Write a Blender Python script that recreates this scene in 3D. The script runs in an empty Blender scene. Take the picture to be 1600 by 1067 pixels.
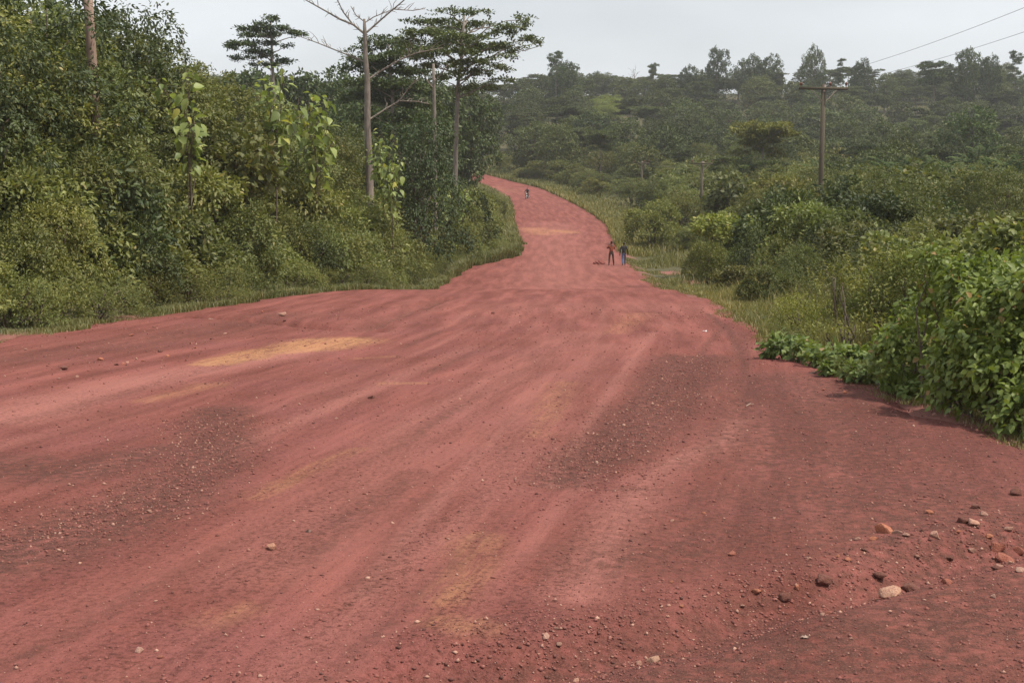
import bpy, math, random
import numpy as np
from mathutils import Vector

rng = np.random.default_rng(7)
random.seed(7)
SC = bpy.context.scene
COL = SC.collection
PI = math.pi

# ------------------------------------------------------------------ camera
F = 2000.0                       # focal length in pixels of the 1600 px wide photograph
PITCH = math.atan(283.5 / F)
cam_data = bpy.data.cameras.new('camera')
cam_data.lens = 45.0
cam_data.sensor_width = 36.0
cam_data.clip_start = 0.1
cam_data.clip_end = 6000.0
cam = bpy.data.objects.new('camera', cam_data)
cam.location = (0, 0, 0)
cam.rotation_euler = (PI / 2 - PITCH, 0, 0)
COL.objects.link(cam)
SC.camera = cam

# ------------------------------------------------------------------ sky, sun, exposure
SUN_EL, SUN_AZ = math.radians(60), math.radians(106)     # azimuth clockwise from +Y (view direction)
world = bpy.data.worlds.new('World')
SC.world = world
world.use_nodes = True
wt = world.node_tree
for n in list(wt.nodes):
    wt.nodes.remove(n)
w_out = wt.nodes.new('ShaderNodeOutputWorld')
w_bg = wt.nodes.new('ShaderNodeBackground')
w_sky = wt.nodes.new('ShaderNodeTexSky')
w_sky.sky_type = 'NISHITA'
w_sky.sun_disc = False
w_sky.sun_elevation = SUN_EL
w_sky.sun_rotation = SUN_AZ
w_sky.air_density = 1.0
w_sky.dust_density = 4.0
w_sky.ozone_density = 1.0
w_geo = wt.nodes.new('ShaderNodeTexCoord')
w_map = wt.nodes.new('ShaderNodeMapping')
w_map.inputs['Scale'].default_value = (1.0, 1.0, 2.6)
w_noise = wt.nodes.new('ShaderNodeTexNoise')
w_noise.inputs['Scale'].default_value = 2.4
w_noise.inputs['Detail'].default_value = 5.0
w_noise.inputs['Roughness'].default_value = 0.5
w_ramp = wt.nodes.new('ShaderNodeMapRange')
w_ramp.inputs['From Min'].default_value = 0.36
w_ramp.inputs['From Max'].default_value = 0.64
w_ramp.inputs['To Min'].default_value = 0.70
w_ramp.inputs['To Max'].default_value = 0.96
w_mix = wt.nodes.new('ShaderNodeMix')
w_mix.data_type = 'RGBA'
w_mix.inputs['B'].default_value = (9.0, 9.45, 9.85, 1)       # thin milky cloud veil
wt.links.new(w_geo.outputs['Generated'], w_map.inputs['Vector'])
wt.links.new(w_map.outputs['Vector'], w_noise.inputs['Vector'])
wt.links.new(w_noise.outputs['Fac'], w_ramp.inputs['Value'])
wt.links.new(w_ramp.outputs['Result'], w_mix.inputs['Factor'])
wt.links.new(w_sky.outputs['Color'], w_mix.inputs['A'])
wt.links.new(w_mix.outputs['Result'], w_bg.inputs['Color'])
wt.links.new(w_bg.outputs['Background'], w_out.inputs['Surface'])
w_bg.inputs['Strength'].default_value = 0.10

sun_data = bpy.data.lights.new('sun', 'SUN')
sun_data.energy = 4.8
sun_data.angle = math.radians(1.5)
sun_data.color = (1.0, 0.92, 0.79)
sun = bpy.data.objects.new('sun', sun_data)
sdir = Vector((math.sin(SUN_AZ) * math.cos(SUN_EL), math.cos(SUN_AZ) * math.cos(SUN_EL), math.sin(SUN_EL)))
sun.rotation_euler = (-sdir).to_track_quat('-Z', 'Y').to_euler()
COL.objects.link(sun)

vs = SC.view_settings
vs.view_transform = 'Standard'
vs.look = 'None'
vs.exposure = 0.0
vs.gamma = 1.0
vs.use_curve_mapping = False
SC.render.engine = 'CYCLES'
SC.cycles.max_bounces = 4
SC.cycles.transparent_max_bounces = 6
SC.cycles.volume_bounces = 1

# ------------------------------------------------------------------ terrain functions (metres, camera at height 0)
_py = [-40, 0, 55, 59, 65, 72, 80, 94, 110, 120, 150, 175, 200, 230, 260, 300, 350, 420, 500, 600, 800, 1500, 4000]
_pz = [-1.6, -2.5, -5.66, -5.92, -6.6, -7.15, -7.45, -7.8, -7.9, -7.8, -7.5, -6.9, -6.2, -5.0, -3.9, -1.0, 5.0, 16, 25, 25, 20, 18, 18]
_ty = np.arange(-60, 4000, 0.5)
_tz = np.interp(_ty, _py, _pz)
_k = np.hanning(17); _k /= _k.sum()
_tz = np.convolve(np.pad(_tz, 8, mode='edge'), _k, 'valid')

def prof(y):
    return np.interp(y, _ty, _tz)

def ray(px, py):
    u = (px - 800) / F; v = (533.5 - py) / F
    y = math.cos(PITCH) + v * math.sin(PITCH)
    return u / y, (-math.sin(PITCH) + v * math.cos(PITCH)) / y     # x per metre, z per metre of depth

def P(px, py, d):
    a, b = ray(px, py)
    return (a * d, d, b * d)

_my = np.arange(3, 320, 0.05)
def hit(px, py):
    a, b = ray(px, py)
    below = b * _my <= prof(_my)
    i = int(np.argmax(below))
    return a * _my[i], _my[i]

def px_of(x, d):
    return 800 + F * x / d            # near enough for layout

# road edges
_Ly = [-10, 15, 23, 30, 37, 42, 50, 55.5, 60, 64, 71, 80, 94, 101, 107, 120, 150, 175, 200, 230, 260, 290, 330]
_Lx = [-14.5, -13.3, -12.6, -12, -11.7, -10.7, -9.8, -8.6, -6.9, -5.4, -4.5, -4.3, -3.4, -1.2, 0.4, 0.6, 0, 0, -0.7, -4.6, -10.5, -21, -38]
_Ry = [-10, 10, 15, 19, 23, 29, 37, 47.6, 55, 62, 72, 80, 94, 120, 150, 175, 200, 230, 260, 290, 330]
_Rx = [6.2, 6.1, 6.0, 6.1, 5.7, 5.8, 6.6, 7.4, 7.5, 7.6, 8.3, 8.6, 8.8, 9.6, 11.0, 10.3, 8.5, 5.2, -1.3, -12, -28]
_ey = np.arange(-10, 330, 0.5)
def _sm(v, n=9):
    k = np.hanning(n); k /= k.sum()
    return np.convolve(np.pad(v, n // 2, mode='edge'), k, 'valid')
_eL = _sm(np.interp(_ey, _Ly, _Lx)); _eR = _sm(np.interp(_ey, _Ry, _Rx))
def Ledge(y): return np.interp(y, _ey, _eL)
def Redge(y): return np.interp(y, _ey, _eR)

def sst(a, b, v):
    t = np.clip((v - a) / (b - a), 0, 1)
    return t * t * (3 - 2 * t)

def wavy(x, y, s, seed):
    r = np.random.default_rng(seed)
    out = 0
    for i in range(6):
        a = r.uniform(0, 2 * PI); f = s * (0.6 + 0.45 * i); p = r.uniform(0, 6.28)
        out = out + np.sin((x * math.cos(a) + y * math.sin(a)) * f + p) / (1 + 0.5 * i)
    return out / 2.2

def gz(x, y):
    """terrain without ruts"""
    x = np.asarray(x, float); y = np.asarray(y, float)
    z = prof(y)
    dl = Ledge(y) - x; dr = x - Redge(y)
    near = sst(4, 22, y) * (1 - sst(70, 115, y))
    z = z + 2.4 * sst(0.6, 12, dl) * near
    z = z - 0.25 * sst(0.1, 1.2, dr) * (1 - sst(2.0, 5, dr)) * (1 - sst(110, 170, y))
    z = z + 0.9 * sst(3, 16, dr) * (1 - sst(95, 140, y)) - 1.3 * sst(6, 20, dr) * sst(100, 140, y) * (1 - sst(220, 300, y))
    z = z + wavy(x, y, 0.02, 3) * 3.0 * sst(250, 400, y)
    return z

def gzf(x, y): return float(gz(x, y))

# ------------------------------------------------------------------ materials
def nodes(name):
    m = bpy.data.materials.new(name)
    m.use_nodes = True
    nt = m.node_tree
    for n in list(nt.nodes):
        nt.nodes.remove(n)
    return m, nt

def N(nt, t, **kw):
    n = nt.nodes.new(t)
    for k, v in kw.items():
        if k in n.inputs:
            n.inputs[k].default_value = v
        else:
            setattr(n, k, v)
    return n

def mixrgb(nt, fac, a, b, blend='MIX'):
    m = nt.nodes.new('ShaderNodeMix'); m.data_type = 'RGBA'; m.blend_type = blend
    for key, v in (('Factor', fac), ('A', a), ('B', b)):
        if isinstance(v, (int, float)): m.inputs[key].default_value = v
        elif isinstance(v, tuple): m.inputs[key].default_value = (*v, 1)
        else: nt.links.new(v, m.inputs[key])
    return m.outputs['Result']

def mrange(nt, v, a, b, c=0.0, d=1.0):
    m = nt.nodes.new('ShaderNodeMapRange')
    m.inputs['From Min'].default_value = a; m.inputs['From Max'].default_value = b
    m.inputs['To Min'].default_value = c; m.inputs['To Max'].default_value = d
    nt.links.new(v, m.inputs['Value'])
    return m.outputs['Result']

def noise(nt, vec, scale, detail=3.0, rough=0.55):
    n = N(nt, 'ShaderNodeTexNoise', Scale=scale, Detail=detail, Roughness=rough)
    nt.links.new(vec, n.inputs['Vector'])
    return n.outputs['Fac']

def leaf_mat(name, c0, c1, c2, trans=0.3, rough=0.5, spec=0.3):
    """c0..c1 by leaf, c2 for the odd yellow or dry leaf; the object's own colour tints the plant"""
    m, nt = nodes(name)
    at = N(nt, 'ShaderNodeAttribute', attribute_name='tint')
    oi = N(nt, 'ShaderNodeObjectInfo')
    f1 = mrange(nt, at.outputs['Fac'], 0.0, 0.85)
    f2 = mrange(nt, at.outputs['Fac'], 0.90, 0.96)
    c = mixrgb(nt, f1, c0, c1)
    c = mixrgb(nt, f2, c, c2)
    c = mixrgb(nt, 1.0, c, oi.outputs['Color'], 'MULTIPLY')
    p = N(nt, 'ShaderNodeBsdfPrincipled', Roughness=rough)
    p.inputs['Specular IOR Level'].default_value = spec
    nt.links.new(c, p.inputs['Base Color'])
    t = N(nt, 'ShaderNodeBsdfTranslucent')
    ct = mixrgb(nt, 1.0, c, (1.15, 1.2, 0.55), 'MULTIPLY')
    nt.links.new(ct, t.inputs['Color'])
    mx = N(nt, 'ShaderNodeMixShader', Fac=trans)
    nt.links.new(p.outputs[0], mx.inputs[1]); nt.links.new(t.outputs[0], mx.inputs[2])
    o = N(nt, 'ShaderNodeOutputMaterial')
    nt.links.new(mx.outputs[0], o.inputs['Surface'])
    return m

def solid_mat(name, c0, c1, scale=6.0, rough=0.85, bump=0.3, stretch=(1, 1, 1), tint=False, metal=0.0):
    m, nt = nodes(name)
    tc = N(nt, 'ShaderNodeTexCoord')
    mp = N(nt, 'ShaderNodeMapping', Scale=stretch)
    nt.links.new(tc.outputs['Object'], mp.inputs['Vector'])
    nz = noise(nt, mp.outputs['Vector'], scale, 5.0, 0.6)
    c = mixrgb(nt, mrange(nt, nz, 0.32, 0.68), c0, c1)
    if tint:
        oi = N(nt, 'ShaderNodeObjectInfo')
        c = mixrgb(nt, 1.0, c, oi.outputs['Color'], 'MULTIPLY')
    p = N(nt, 'ShaderNodeBsdfPrincipled', Roughness=rough, Metallic=metal)
    nt.links.new(c, p.inputs['Base Color'])
    b = N(nt, 'ShaderNodeBump', Strength=bump, Distance=0.02)
    nt.links.new(nz, b.inputs['Height'])
    nt.links.new(b.outputs['Normal'], p.inputs['Normal'])
    o = N(nt, 'ShaderNodeOutputMaterial')
    nt.links.new(p.outputs[0], o.inputs['Surface'])
    return m

M = {}
M['leaf_bush'] = leaf_mat('leaf_bush', (0.067, 0.089, 0.026), (0.232, 0.248, 0.082), (0.30, 0.27, 0.12))
M['leaf_dark'] = leaf_mat('leaf_dark', (0.030, 0.046, 0.017), (0.085, 0.108, 0.036), (0.12, 0.13, 0.05), trans=0.22)
M['leaf_big'] = leaf_mat('leaf_big', (0.10, 0.135, 0.045), (0.24, 0.28, 0.105), (0.34, 0.32, 0.09), trans=0.35, rough=0.45)
M['leaf_vine'] = leaf_mat('leaf_vine', (0.050, 0.082, 0.026), (0.165, 0.215, 0.066), (0.24, 0.17, 0.10), trans=0.3)
M['leaf_forest'] = leaf_mat('leaf_forest', (0.036, 0.056, 0.017), (0.112, 0.134, 0.038), (0.15, 0.14, 0.05), trans=0.2)
M['leaf_palm'] = leaf_mat('leaf_palm', (0.045, 0.070, 0.022), (0.105, 0.135, 0.042), (0.18, 0.16, 0.07), trans=0.25, rough=0.65, spec=0.15)
M['grass'] = leaf_mat('grass', (0.10, 0.115, 0.038), (0.20, 0.195, 0.075), (0.34, 0.29, 0.15), trans=0.3)
M['bark_grey'] = solid_mat('bark_grey', (0.11, 0.088, 0.072), (0.24, 0.20, 0.165), 5.0, 0.9, 0.5, (2, 2, 0.4))
M['bark_brown'] = solid_mat('bark_brown', (0.06, 0.045, 0.032), (0.14, 0.105, 0.075), 7.0, 0.9, 0.5, (2, 2, 0.5))
M['pole_wood'] = solid_mat('pole_wood', (0.20, 0.135, 0.10), (0.36, 0.25, 0.20), 9.0, 0.85, 0.4, (6, 6, 0.25))
M['pole_dark'] = solid_mat('pole_dark', (0.058, 0.046, 0.030), (0.105, 0.085, 0.056), 9.0, 0.9, 0.4, (6, 6, 0.25))
M['iron'] = solid_mat('iron', (0.10, 0.07, 0.06), (0.19, 0.13, 0.11), 12.0, 0.6, 0.2)
M['porcelain'] = solid_mat('porcelain', (0.16, 0.06, 0.045), (0.22, 0.09, 0.06), 9.0, 0.25, 0.05)
M['wire'] = solid_mat('wire', (0.09, 0.09, 0.09), (0.15, 0.15, 0.15), 20.0, 0.5, 0.0)
M['stone'] = solid_mat('stone', (0.23, 0.10, 0.075), (0.40, 0.23, 0.17), 14.0, 0.95, 0.8, tint=True)
M['clod'] = solid_mat('clod', (0.17, 0.046, 0.036), (0.24, 0.07, 0.055), 14.0, 0.95, 0.8)
M['litter'] = solid_mat('litter', (0.62, 0.60, 0.58), (0.80, 0.79, 0.77), 30.0, 0.7, 0.3)
M['twig'] = solid_mat('twig', (0.30, 0.20, 0.16), (0.46, 0.36, 0.29), 30.0, 0.9, 0.4)
M['skin'] = solid_mat('skin', (0.045, 0.025, 0.018), (0.065, 0.036, 0.025), 20.0, 0.55, 0.05)
M['hair'] = solid_mat('hair', (0.008, 0.007, 0.006), (0.02, 0.017, 0.015), 60.0, 0.8, 0.5)
M['rust_cloth'] = solid_mat('rust_cloth', (0.22, 0.055, 0.030), (0.29, 0.08, 0.045), 25.0, 0.95, 0.2)
M['brown_cloth'] = solid_mat('brown_cloth', (0.055, 0.033, 0.022), (0.085, 0.05, 0.035), 25.0, 0.95, 0.2)
M['black_cloth'] = solid_mat('black_cloth', (0.014, 0.016, 0.017), (0.028, 0.030, 0.032), 25.0, 0.9, 0.2)
M['blue_denim'] = solid_mat('blue_denim', (0.055, 0.085, 0.18), (0.11, 0.15, 0.27), 30.0, 0.95, 0.2)
M['shoe'] = solid_mat('shoe', (0.02, 0.016, 0.014), (0.05, 0.04, 0.035), 30.0, 0.7, 0.2)
M['rubber'] = solid_mat('rubber', (0.012, 0.012, 0.012), (0.028, 0.026, 0.025), 30.0, 0.85, 0.2)
M['black_paint'] = solid_mat('black_paint', (0.012, 0.012, 0.014), (0.03, 0.025, 0.024), 8.0, 0.35, 0.05)
M['chrome'] = solid_mat('chrome', (0.35, 0.35, 0.36), (0.55, 0.55, 0.56), 8.0, 0.3, 0.02, metal=1.0)
M['lamp_glass'] = solid_mat('lamp_glass', (0.6, 0.6, 0.58), (0.75, 0.75, 0.73), 8.0, 0.1, 0.0)

def ground_mat():
    m, nt = nodes('earth_and_litter')
    tc = N(nt, 'ShaderNodeTexCoord')
    v = tc.outputs['Object']
    n1 = noise(nt, v, 0.35, 4); n2 = noise(nt, v, 5.0, 5, 0.65); n3 = noise(nt, v, 40.0, 4, 0.7)
    c = mixrgb(nt, mrange(nt, n1, 0.4, 0.6), (0.040, 0.048, 0.016), (0.075, 0.070, 0.026))
    c = mixrgb(nt, mrange(nt, n2, 0.45, 0.7), c, (0.11, 0.060, 0.032))
    c = mixrgb(nt, mrange(nt, n3, 0.45, 0.75), c, (0.085, 0.085, 0.032))
    bare = N(nt, 'ShaderNodeAttribute', attribute_name='bare')
    c = mixrgb(nt, bare.outputs['Fac'], c, (0.24, 0.085, 0.070))
    p = N(nt, 'ShaderNodeBsdfPrincipled', Roughness=0.95)
    nt.links.new(c, p.inputs['Base Color'])
    b = N(nt, 'ShaderNodeBump', Strength=0.6, Distance=0.05)
    nt.links.new(n2, b.inputs['Height']); nt.links.new(b.outputs['Normal'], p.inputs['Normal'])
    o = N(nt, 'ShaderNodeOutputMaterial'); nt.links.new(p.outputs[0], o.inputs['Surface'])
    return m
M['ground'] = ground_mat()

def road_mat():
    m, nt = nodes('red_laterite')
    tc = N(nt, 'ShaderNodeTexCoord'); v = tc.outputs['Object']
    flow = N(nt, 'ShaderNodeAttribute', attribute_name='flow').outputs['Vector']
    patch = N(nt, 'ShaderNodeAttribute', attribute_name='patch')
    sep = N(nt, 'ShaderNodeSeparateColor'); nt.links.new(patch.outputs['Color'], sep.inputs['Color'])
    yel, dark, pale = sep.outputs['Red'], sep.outputs['Green'], sep.outputs['Blue']
    s1 = noise(nt, flow, 1.6, 5, 0.6)          # streaks along the wheel tracks
    s2 = noise(nt, flow, 6.0, 4, 0.6)
    s3 = noise(nt, flow, 9.0, 6, 0.75)
    n1 = noise(nt, v, 0.5, 4); n2 = noise(nt, v, 9.0, 5, 0.7); n3 = noise(nt, v, 55.0, 3, 0.65)
    n4 = noise(nt, v, 2.2, 5, 0.65)
    c = mixrgb(nt, mrange(nt, s1, 0.35, 0.65), (0.160, 0.050, 0.040), (0.275, 0.094, 0.077))
    c = mixrgb(nt, mrange(nt, s2, 0.50, 0.78, 0, 0.45), c, (0.120, 0.038, 0.028))
    c = mixrgb(nt, mrange(nt, n1, 0.42, 0.68, 0, 0.45), c, (0.235, 0.085, 0.082))
    c = mixrgb(nt, mrange(nt, n4, 0.56, 0.74, 0, 0.35), c, (0.285, 0.088, 0.060))
    c = mixrgb(nt, pale, c, (0.325, 0.130, 0.108))
    # masks broken up by noise so their borders fray
    def fray(mask, nz, gain=1.0):
        mul = N(nt, 'ShaderNodeMath', operation='MULTIPLY'); nt.links.new(mask, mul.inputs[0])
        nt.links.new(mrange(nt, nz, 0.34, 0.66, 0.1, 1.45), mul.inputs[1])
        return mrange(nt, mul.outputs[0], 0.06, 0.95, 0.0, gain)
    c = mixrgb(nt, fray(yel, s3, 0.9), c, (0.46, 0.235, 0.115))
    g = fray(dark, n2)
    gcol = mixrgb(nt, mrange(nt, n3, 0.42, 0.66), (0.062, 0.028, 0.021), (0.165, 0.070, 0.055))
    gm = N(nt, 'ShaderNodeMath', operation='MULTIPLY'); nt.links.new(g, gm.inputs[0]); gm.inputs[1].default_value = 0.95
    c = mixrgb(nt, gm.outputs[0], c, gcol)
    # grain: grit gathers in streaks between the wheel tracks
    n5 = noise(nt, v, 20.0, 4, 0.75)
    gs = N(nt, 'ShaderNodeMath', operation='MULTIPLY'); nt.links.new(mrange(nt, n5, 0.48, 0.62, 0, 0.9), gs.inputs[0]); nt.links.new(mrange(nt, s1, 0.62, 0.40, 0.15, 1.0), gs.inputs[1])
    c = mixrgb(nt, gs.outputs[0], c, (0.085, 0.030, 0.023))
    c = mixrgb(nt, mrange(nt, n5, 0.40, 0.28, 0, 0.35), c, (0.30, 0.115, 0.095))
    c = mixrgb(nt, mrange(nt, n3, 0.58, 0.72, 0, 0.5), c, (0.12, 0.042, 0.033))
    c = mixrgb(nt, mrange(nt, n3, 0.40, 0.28, 0, 0.4), c, (0.40, 0.19, 0.16))
    p = N(nt, 'ShaderNodeBsdfPrincipled', Roughness=0.92)
    p.inputs['Specular IOR Level'].default_value = 0.12
    nt.links.new(c, p.inputs['Base Color'])
    b1 = N(nt, 'ShaderNodeBump', Strength=0.8, Distance=0.04); nt.links.new(n2, b1.inputs['Height'])
    b2 = N(nt, 'ShaderNodeBump', Strength=0.9, Distance=0.015); nt.links.new(n3, b2.inputs['Height'])
    nt.links.new(b1.outputs['Normal'], b2.inputs['Normal'])
    b3 = N(nt, 'ShaderNodeBump', Strength=0.5, Distance=0.05); nt.links.new(s2, b3.inputs['Height'])
    nt.links.new(b2.outputs['Normal'], b3.inputs['Normal'])
    nt.links.new(b3.outputs['Normal'], p.inputs['Normal'])
    o = N(nt, 'ShaderNodeOutputMaterial'); nt.links.new(p.outputs[0], o.inputs['Surface'])
    return m
M['road'] = road_mat()

# ------------------------------------------------------------------ mesh helpers
def fast_mesh(name, verts, tris, mat, smooth=False, tint=None):
    verts = np.ascontiguousarray(verts, np.float32); tris = np.ascontiguousarray(tris, np.int32)
    me = bpy.data.meshes.new(name)
    me.vertices.add(len(verts)); me.vertices.foreach_set('co', verts.ravel())
    me.loops.add(tris.size); me.loops.foreach_set('vertex_index', tris.ravel())
    me.polygons.add(len(tris))
    me.polygons.foreach_set('loop_start', np.arange(0, tris.size, 3, dtype=np.int32))
    me.polygons.foreach_set('loop_total', np.full(len(tris), 3, np.int32))
    if smooth:
        me.polygons.foreach_set('use_smooth', np.ones(len(tris), bool))
    if tint is not None:
        a = me.attributes.new('tint', 'FLOAT', 'POINT'); a.data.foreach_set('value', np.ascontiguousarray(tint, np.float32))
    me.update(calc_edges=True)
    me.validate()
    me.materials.append(mat)
    return me

def link(name, me, parent=None, loc=None):
    o = bpy.data.objects.new(name, me)
    COL.objects.link(o)
    if parent: o.parent = parent
    if loc is not None: o.location = loc
    return o

def tag(o, label=None, cat=None, group=None, kind=None):
    if label: o['label'] = label
    if cat: o['category'] = cat
    if group: o['group'] = group
    if kind: o['kind'] = kind
    return o

def unit(a):
    return a / np.maximum(np.linalg.norm(a, axis=-1, keepdims=True), 1e-9)

class Tubes:
    """tapered tubes collected into one mesh"""
    def __init__(self): self.v = []; self.t = []; self.n = 0
    def add(self, pts, radii, sides=6, cap=True):
        pts = np.asarray(pts, float); radii = np.asarray(radii, float)
        d = np.gradient(pts, axis=0); d = unit(d)
        ref = np.array([0.0, 0.0, 1.0]) if abs(d[0][2]) < 0.8 else np.array([1.0, 0.0, 0.0])
        a = unit(np.cross(d, ref)); b = np.cross(d, a)
        th = np.linspace(0, 2 * PI, sides, endpoint=False)
        ring = pts[:, None, :] + radii[:, None, None] * (np.cos(th)[None, :, None] * a[:, None, :] + np.sin(th)[None, :, None] * b[:, None, :])
        k = len(pts)
        self.v.append(ring.reshape(-1, 3))
        for i in range(k - 1):
            for j in range(sides):
                p = self.n + i * sides + j; q = self.n + i * sides + (j + 1) % sides
                r = p + sides; s = q + sides
                self.t += [(p, q, s), (p, s, r)]
        if cap:
            for i0 in (0, (k - 1) * sides):
                for j in range(1, sides - 1):
                    self.t.append((self.n + i0, self.n + i0 + j, self.n + i0 + j + 1))
        self.n += k * sides
        return self
    def mesh(self, name, mat):
        return fast_mesh(name, np.concatenate(self.v), np.array(self.t), mat, True)

def bend(a, b, k, wob, r):
    """k points from a to b with a little wobble and an upward bow"""
    a = np.asarray(a, float); b = np.asarray(b, float)
    t = np.linspace(0, 1, k)[:, None]
    L = np.linalg.norm(b - a)
    p = a + (b - a) * t + np.array([0, 0, 1.0]) * (np.sin(t * PI) * L * 0.06)
    w = r.normal(0, wob * L, (k, 3)); w[0] = 0; w[-1] = 0
    return p + w

def leaf_mesh(name, Pn, D, Nn, L, W, mat, r, kind='hex', droop=0.15, tint=None):
    n = len(Pn)
    D = unit(D); S = unit(np.cross(D, Nn)); U = np.cross(S, D)
    L = np.broadcast_to(L, (n,))[:, None]; W = np.broadcast_to(W, (n,))[:, None]
    def pt(al, si, up):
        return Pn + D * (L * al) + S * (W * si) + U * (L * up)
    if kind == 'diamond':
        vs_ = [pt(0, 0, 0), pt(0.5, -0.5, 0.06), pt(1, 0, -droop), pt(0.5, 0.5, 0.06)]
        base = [(0, 1, 2), (0, 2, 3)]
    elif kind == 'hex':
        vs_ = [pt(0, 0, 0), pt(0.28, -0.46, 0.05), pt(0.68, -0.36, 0.03), pt(1, 0, -droop), pt(0.68, 0.36, 0.03), pt(0.28, 0.46, 0.05)]
        base = [(0, 1, 2), (0, 2, 3), (0, 3, 4), (0, 4, 5)]
    else:   # 'full': folded along the midrib with a drooping tip
        vs_ = [pt(0, 0, 0), pt(0.5, 0, -droop * 0.15), pt(1, 0, -droop), pt(0.12, -0.34, 0.05), pt(0.38, -0.5, 0.07), pt(0.74, -0.28, 0.0 - droop * 0.3),
               pt(0.12, 0.34, 0.05), pt(0.38, 0.5, 0.07), pt(0.74, 0.28, 0.0 - droop * 0.3)]
        base = [(0, 3, 4), (0, 4, 1), (4, 5, 1), (5, 2, 1), (0, 7, 6), (0, 1, 7), (7, 1, 8), (8, 1, 2)]
    m = len(vs_)
    V = np.stack(vs_, 1).reshape(-1, 3)
    T = (np.arange(n)[:, None, None] * m + np.array(base)[None]).reshape(-1, 3)
    if tint is None:
        tint = r.random(n)
    return fast_mesh(name, V, T, mat, False, np.repeat(tint, m))

def sphere_dirs(n, r):
    return unit(r.normal(size=(n, 3)))

def crown_leaves(lobes, n_cl, per, cl_r, leaf, r, low=-0.35, hang=0.0, flat=1.0, aspect=0.5, fill=0.15):
    """leaf positions, axes, normals, sizes for clusters set over a union of ellipsoid lobes"""
    lobes = np.asarray(lobes, float)
    area = (lobes[:, 3] * lobes[:, 4] + lobes[:, 3] * lobes[:, 5] + lobes[:, 4] * lobes[:, 5])
    pr = area / area.sum()
    C = np.zeros((0, 3)); O = np.zeros((0, 3))
    while len(C) < n_cl:
        k = n_cl * 2
        i = r.choice(len(lobes), k, p=pr)
        d = sphere_dirs(k, r)
        keep = d[:, 2] > low - r.random(k) * 0.3
        i = i[keep]; d = d[keep]
        rad = np.where(r.random(len(i)) < fill, r.uniform(0.35, 0.8, len(i)), r.uniform(0.86, 1.08, len(i)))
        c = lobes[i, :3] + d * lobes[i, 3:6] * rad[:, None]
        q = ((c[:, None, :] - lobes[None, :, :3]) / lobes[None, :, 3:6])
        inside = ((q ** 2).sum(-1) < 0.55).sum(1)
        ok = (inside == 0) | (r.random(len(i)) < fill * 0.6)
        C = np.concatenate([C, c[ok]]); O = np.concatenate([O, unit(d[ok] / lobes[i[ok], 3:6])])
    C = C[:n_cl]; O = O[:n_cl]
    n = n_cl * per
    ci = np.repeat(np.arange(n_cl), per)
    cr = cl_r * r.uniform(0.6, 1.35, n_cl)
    b = sphere_dirs(n, r) * (r.random(n) ** 0.5)[:, None]
    off = b * cr[ci][:, None]
    off[:, 2] *= flat
    if hang: off[:, 2] -= hang * r.random(n) * cr[ci]
    Pn = C[ci] + off
    D = unit(0.55 * unit(b) + 0.55 * O[ci] + 0.45 * r.normal(size=(n, 3)) + np.array([0, 0, -0.25 - hang * 0.5]))
    Nn = unit(np.array([0, 0, 0.75]) + 0.6 * O[ci] + 0.5 * r.normal(size=(n, 3)))
    L = leaf * r.uniform(0.65, 1.3, n)
    # one shade per cluster plus leaf-to-leaf scatter
    t = np.clip(r.normal(0.42, 0.2, n_cl)[ci] * 0.55 + 0.45 * r.random(n), 0, 0.88)
    t = np.where(r.random(n) < 0.025, 0.95 + 0.05 * r.random(n), t)
    return Pn, D, Nn, L, L * aspect, t, C

def satellites(lobes, k, r, size=(0.30, 0.48), zmin=0.2):
    """small leaf heads over each lobe: lit tops with dark gaps between"""
    out = []
    for l in lobes:
        c = np.array(l[:3]); ra = np.array(l[3:6])
        for i in range(k):
            d = sphere_dirs(1, r)[0]
            if d[2] < -0.55: d[2] *= -1
            p = c + d * ra * r.uniform(0.75, 1.08)
            s_ = float(np.mean(ra)) * r.uniform(*size)
            if p[2] - s_ * 0.3 < zmin * s_: continue
            out.append((*p, s_, s_, s_ * r.uniform(0.6, 0.9)))
    return out

# a prototype is a list of (part name, mesh); a plant in the scene is an Empty with those parts
def plant(name, proto, loc, rot=0.0, scale=1.0, color=(1, 1, 1), label=None, cat='bush', group=None, tilt=(0, 0)):
    e = bpy.data.objects.new(name, None)
    e.empty_display_size = 0.3
    COL.objects.link(e)
    e.location = loc
    e.rotation_euler = (tilt[0], tilt[1], rot)
    e.scale = scale if isinstance(scale, (tuple, list)) else (scale,) * 3
    tag(e, label, cat, group)
    for pn, me in proto:
        o = bpy.data.objects.new(pn, me)
        COL.objects.link(o)
        o.parent = e
        o.color = (*color, 1)
    return e

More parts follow.
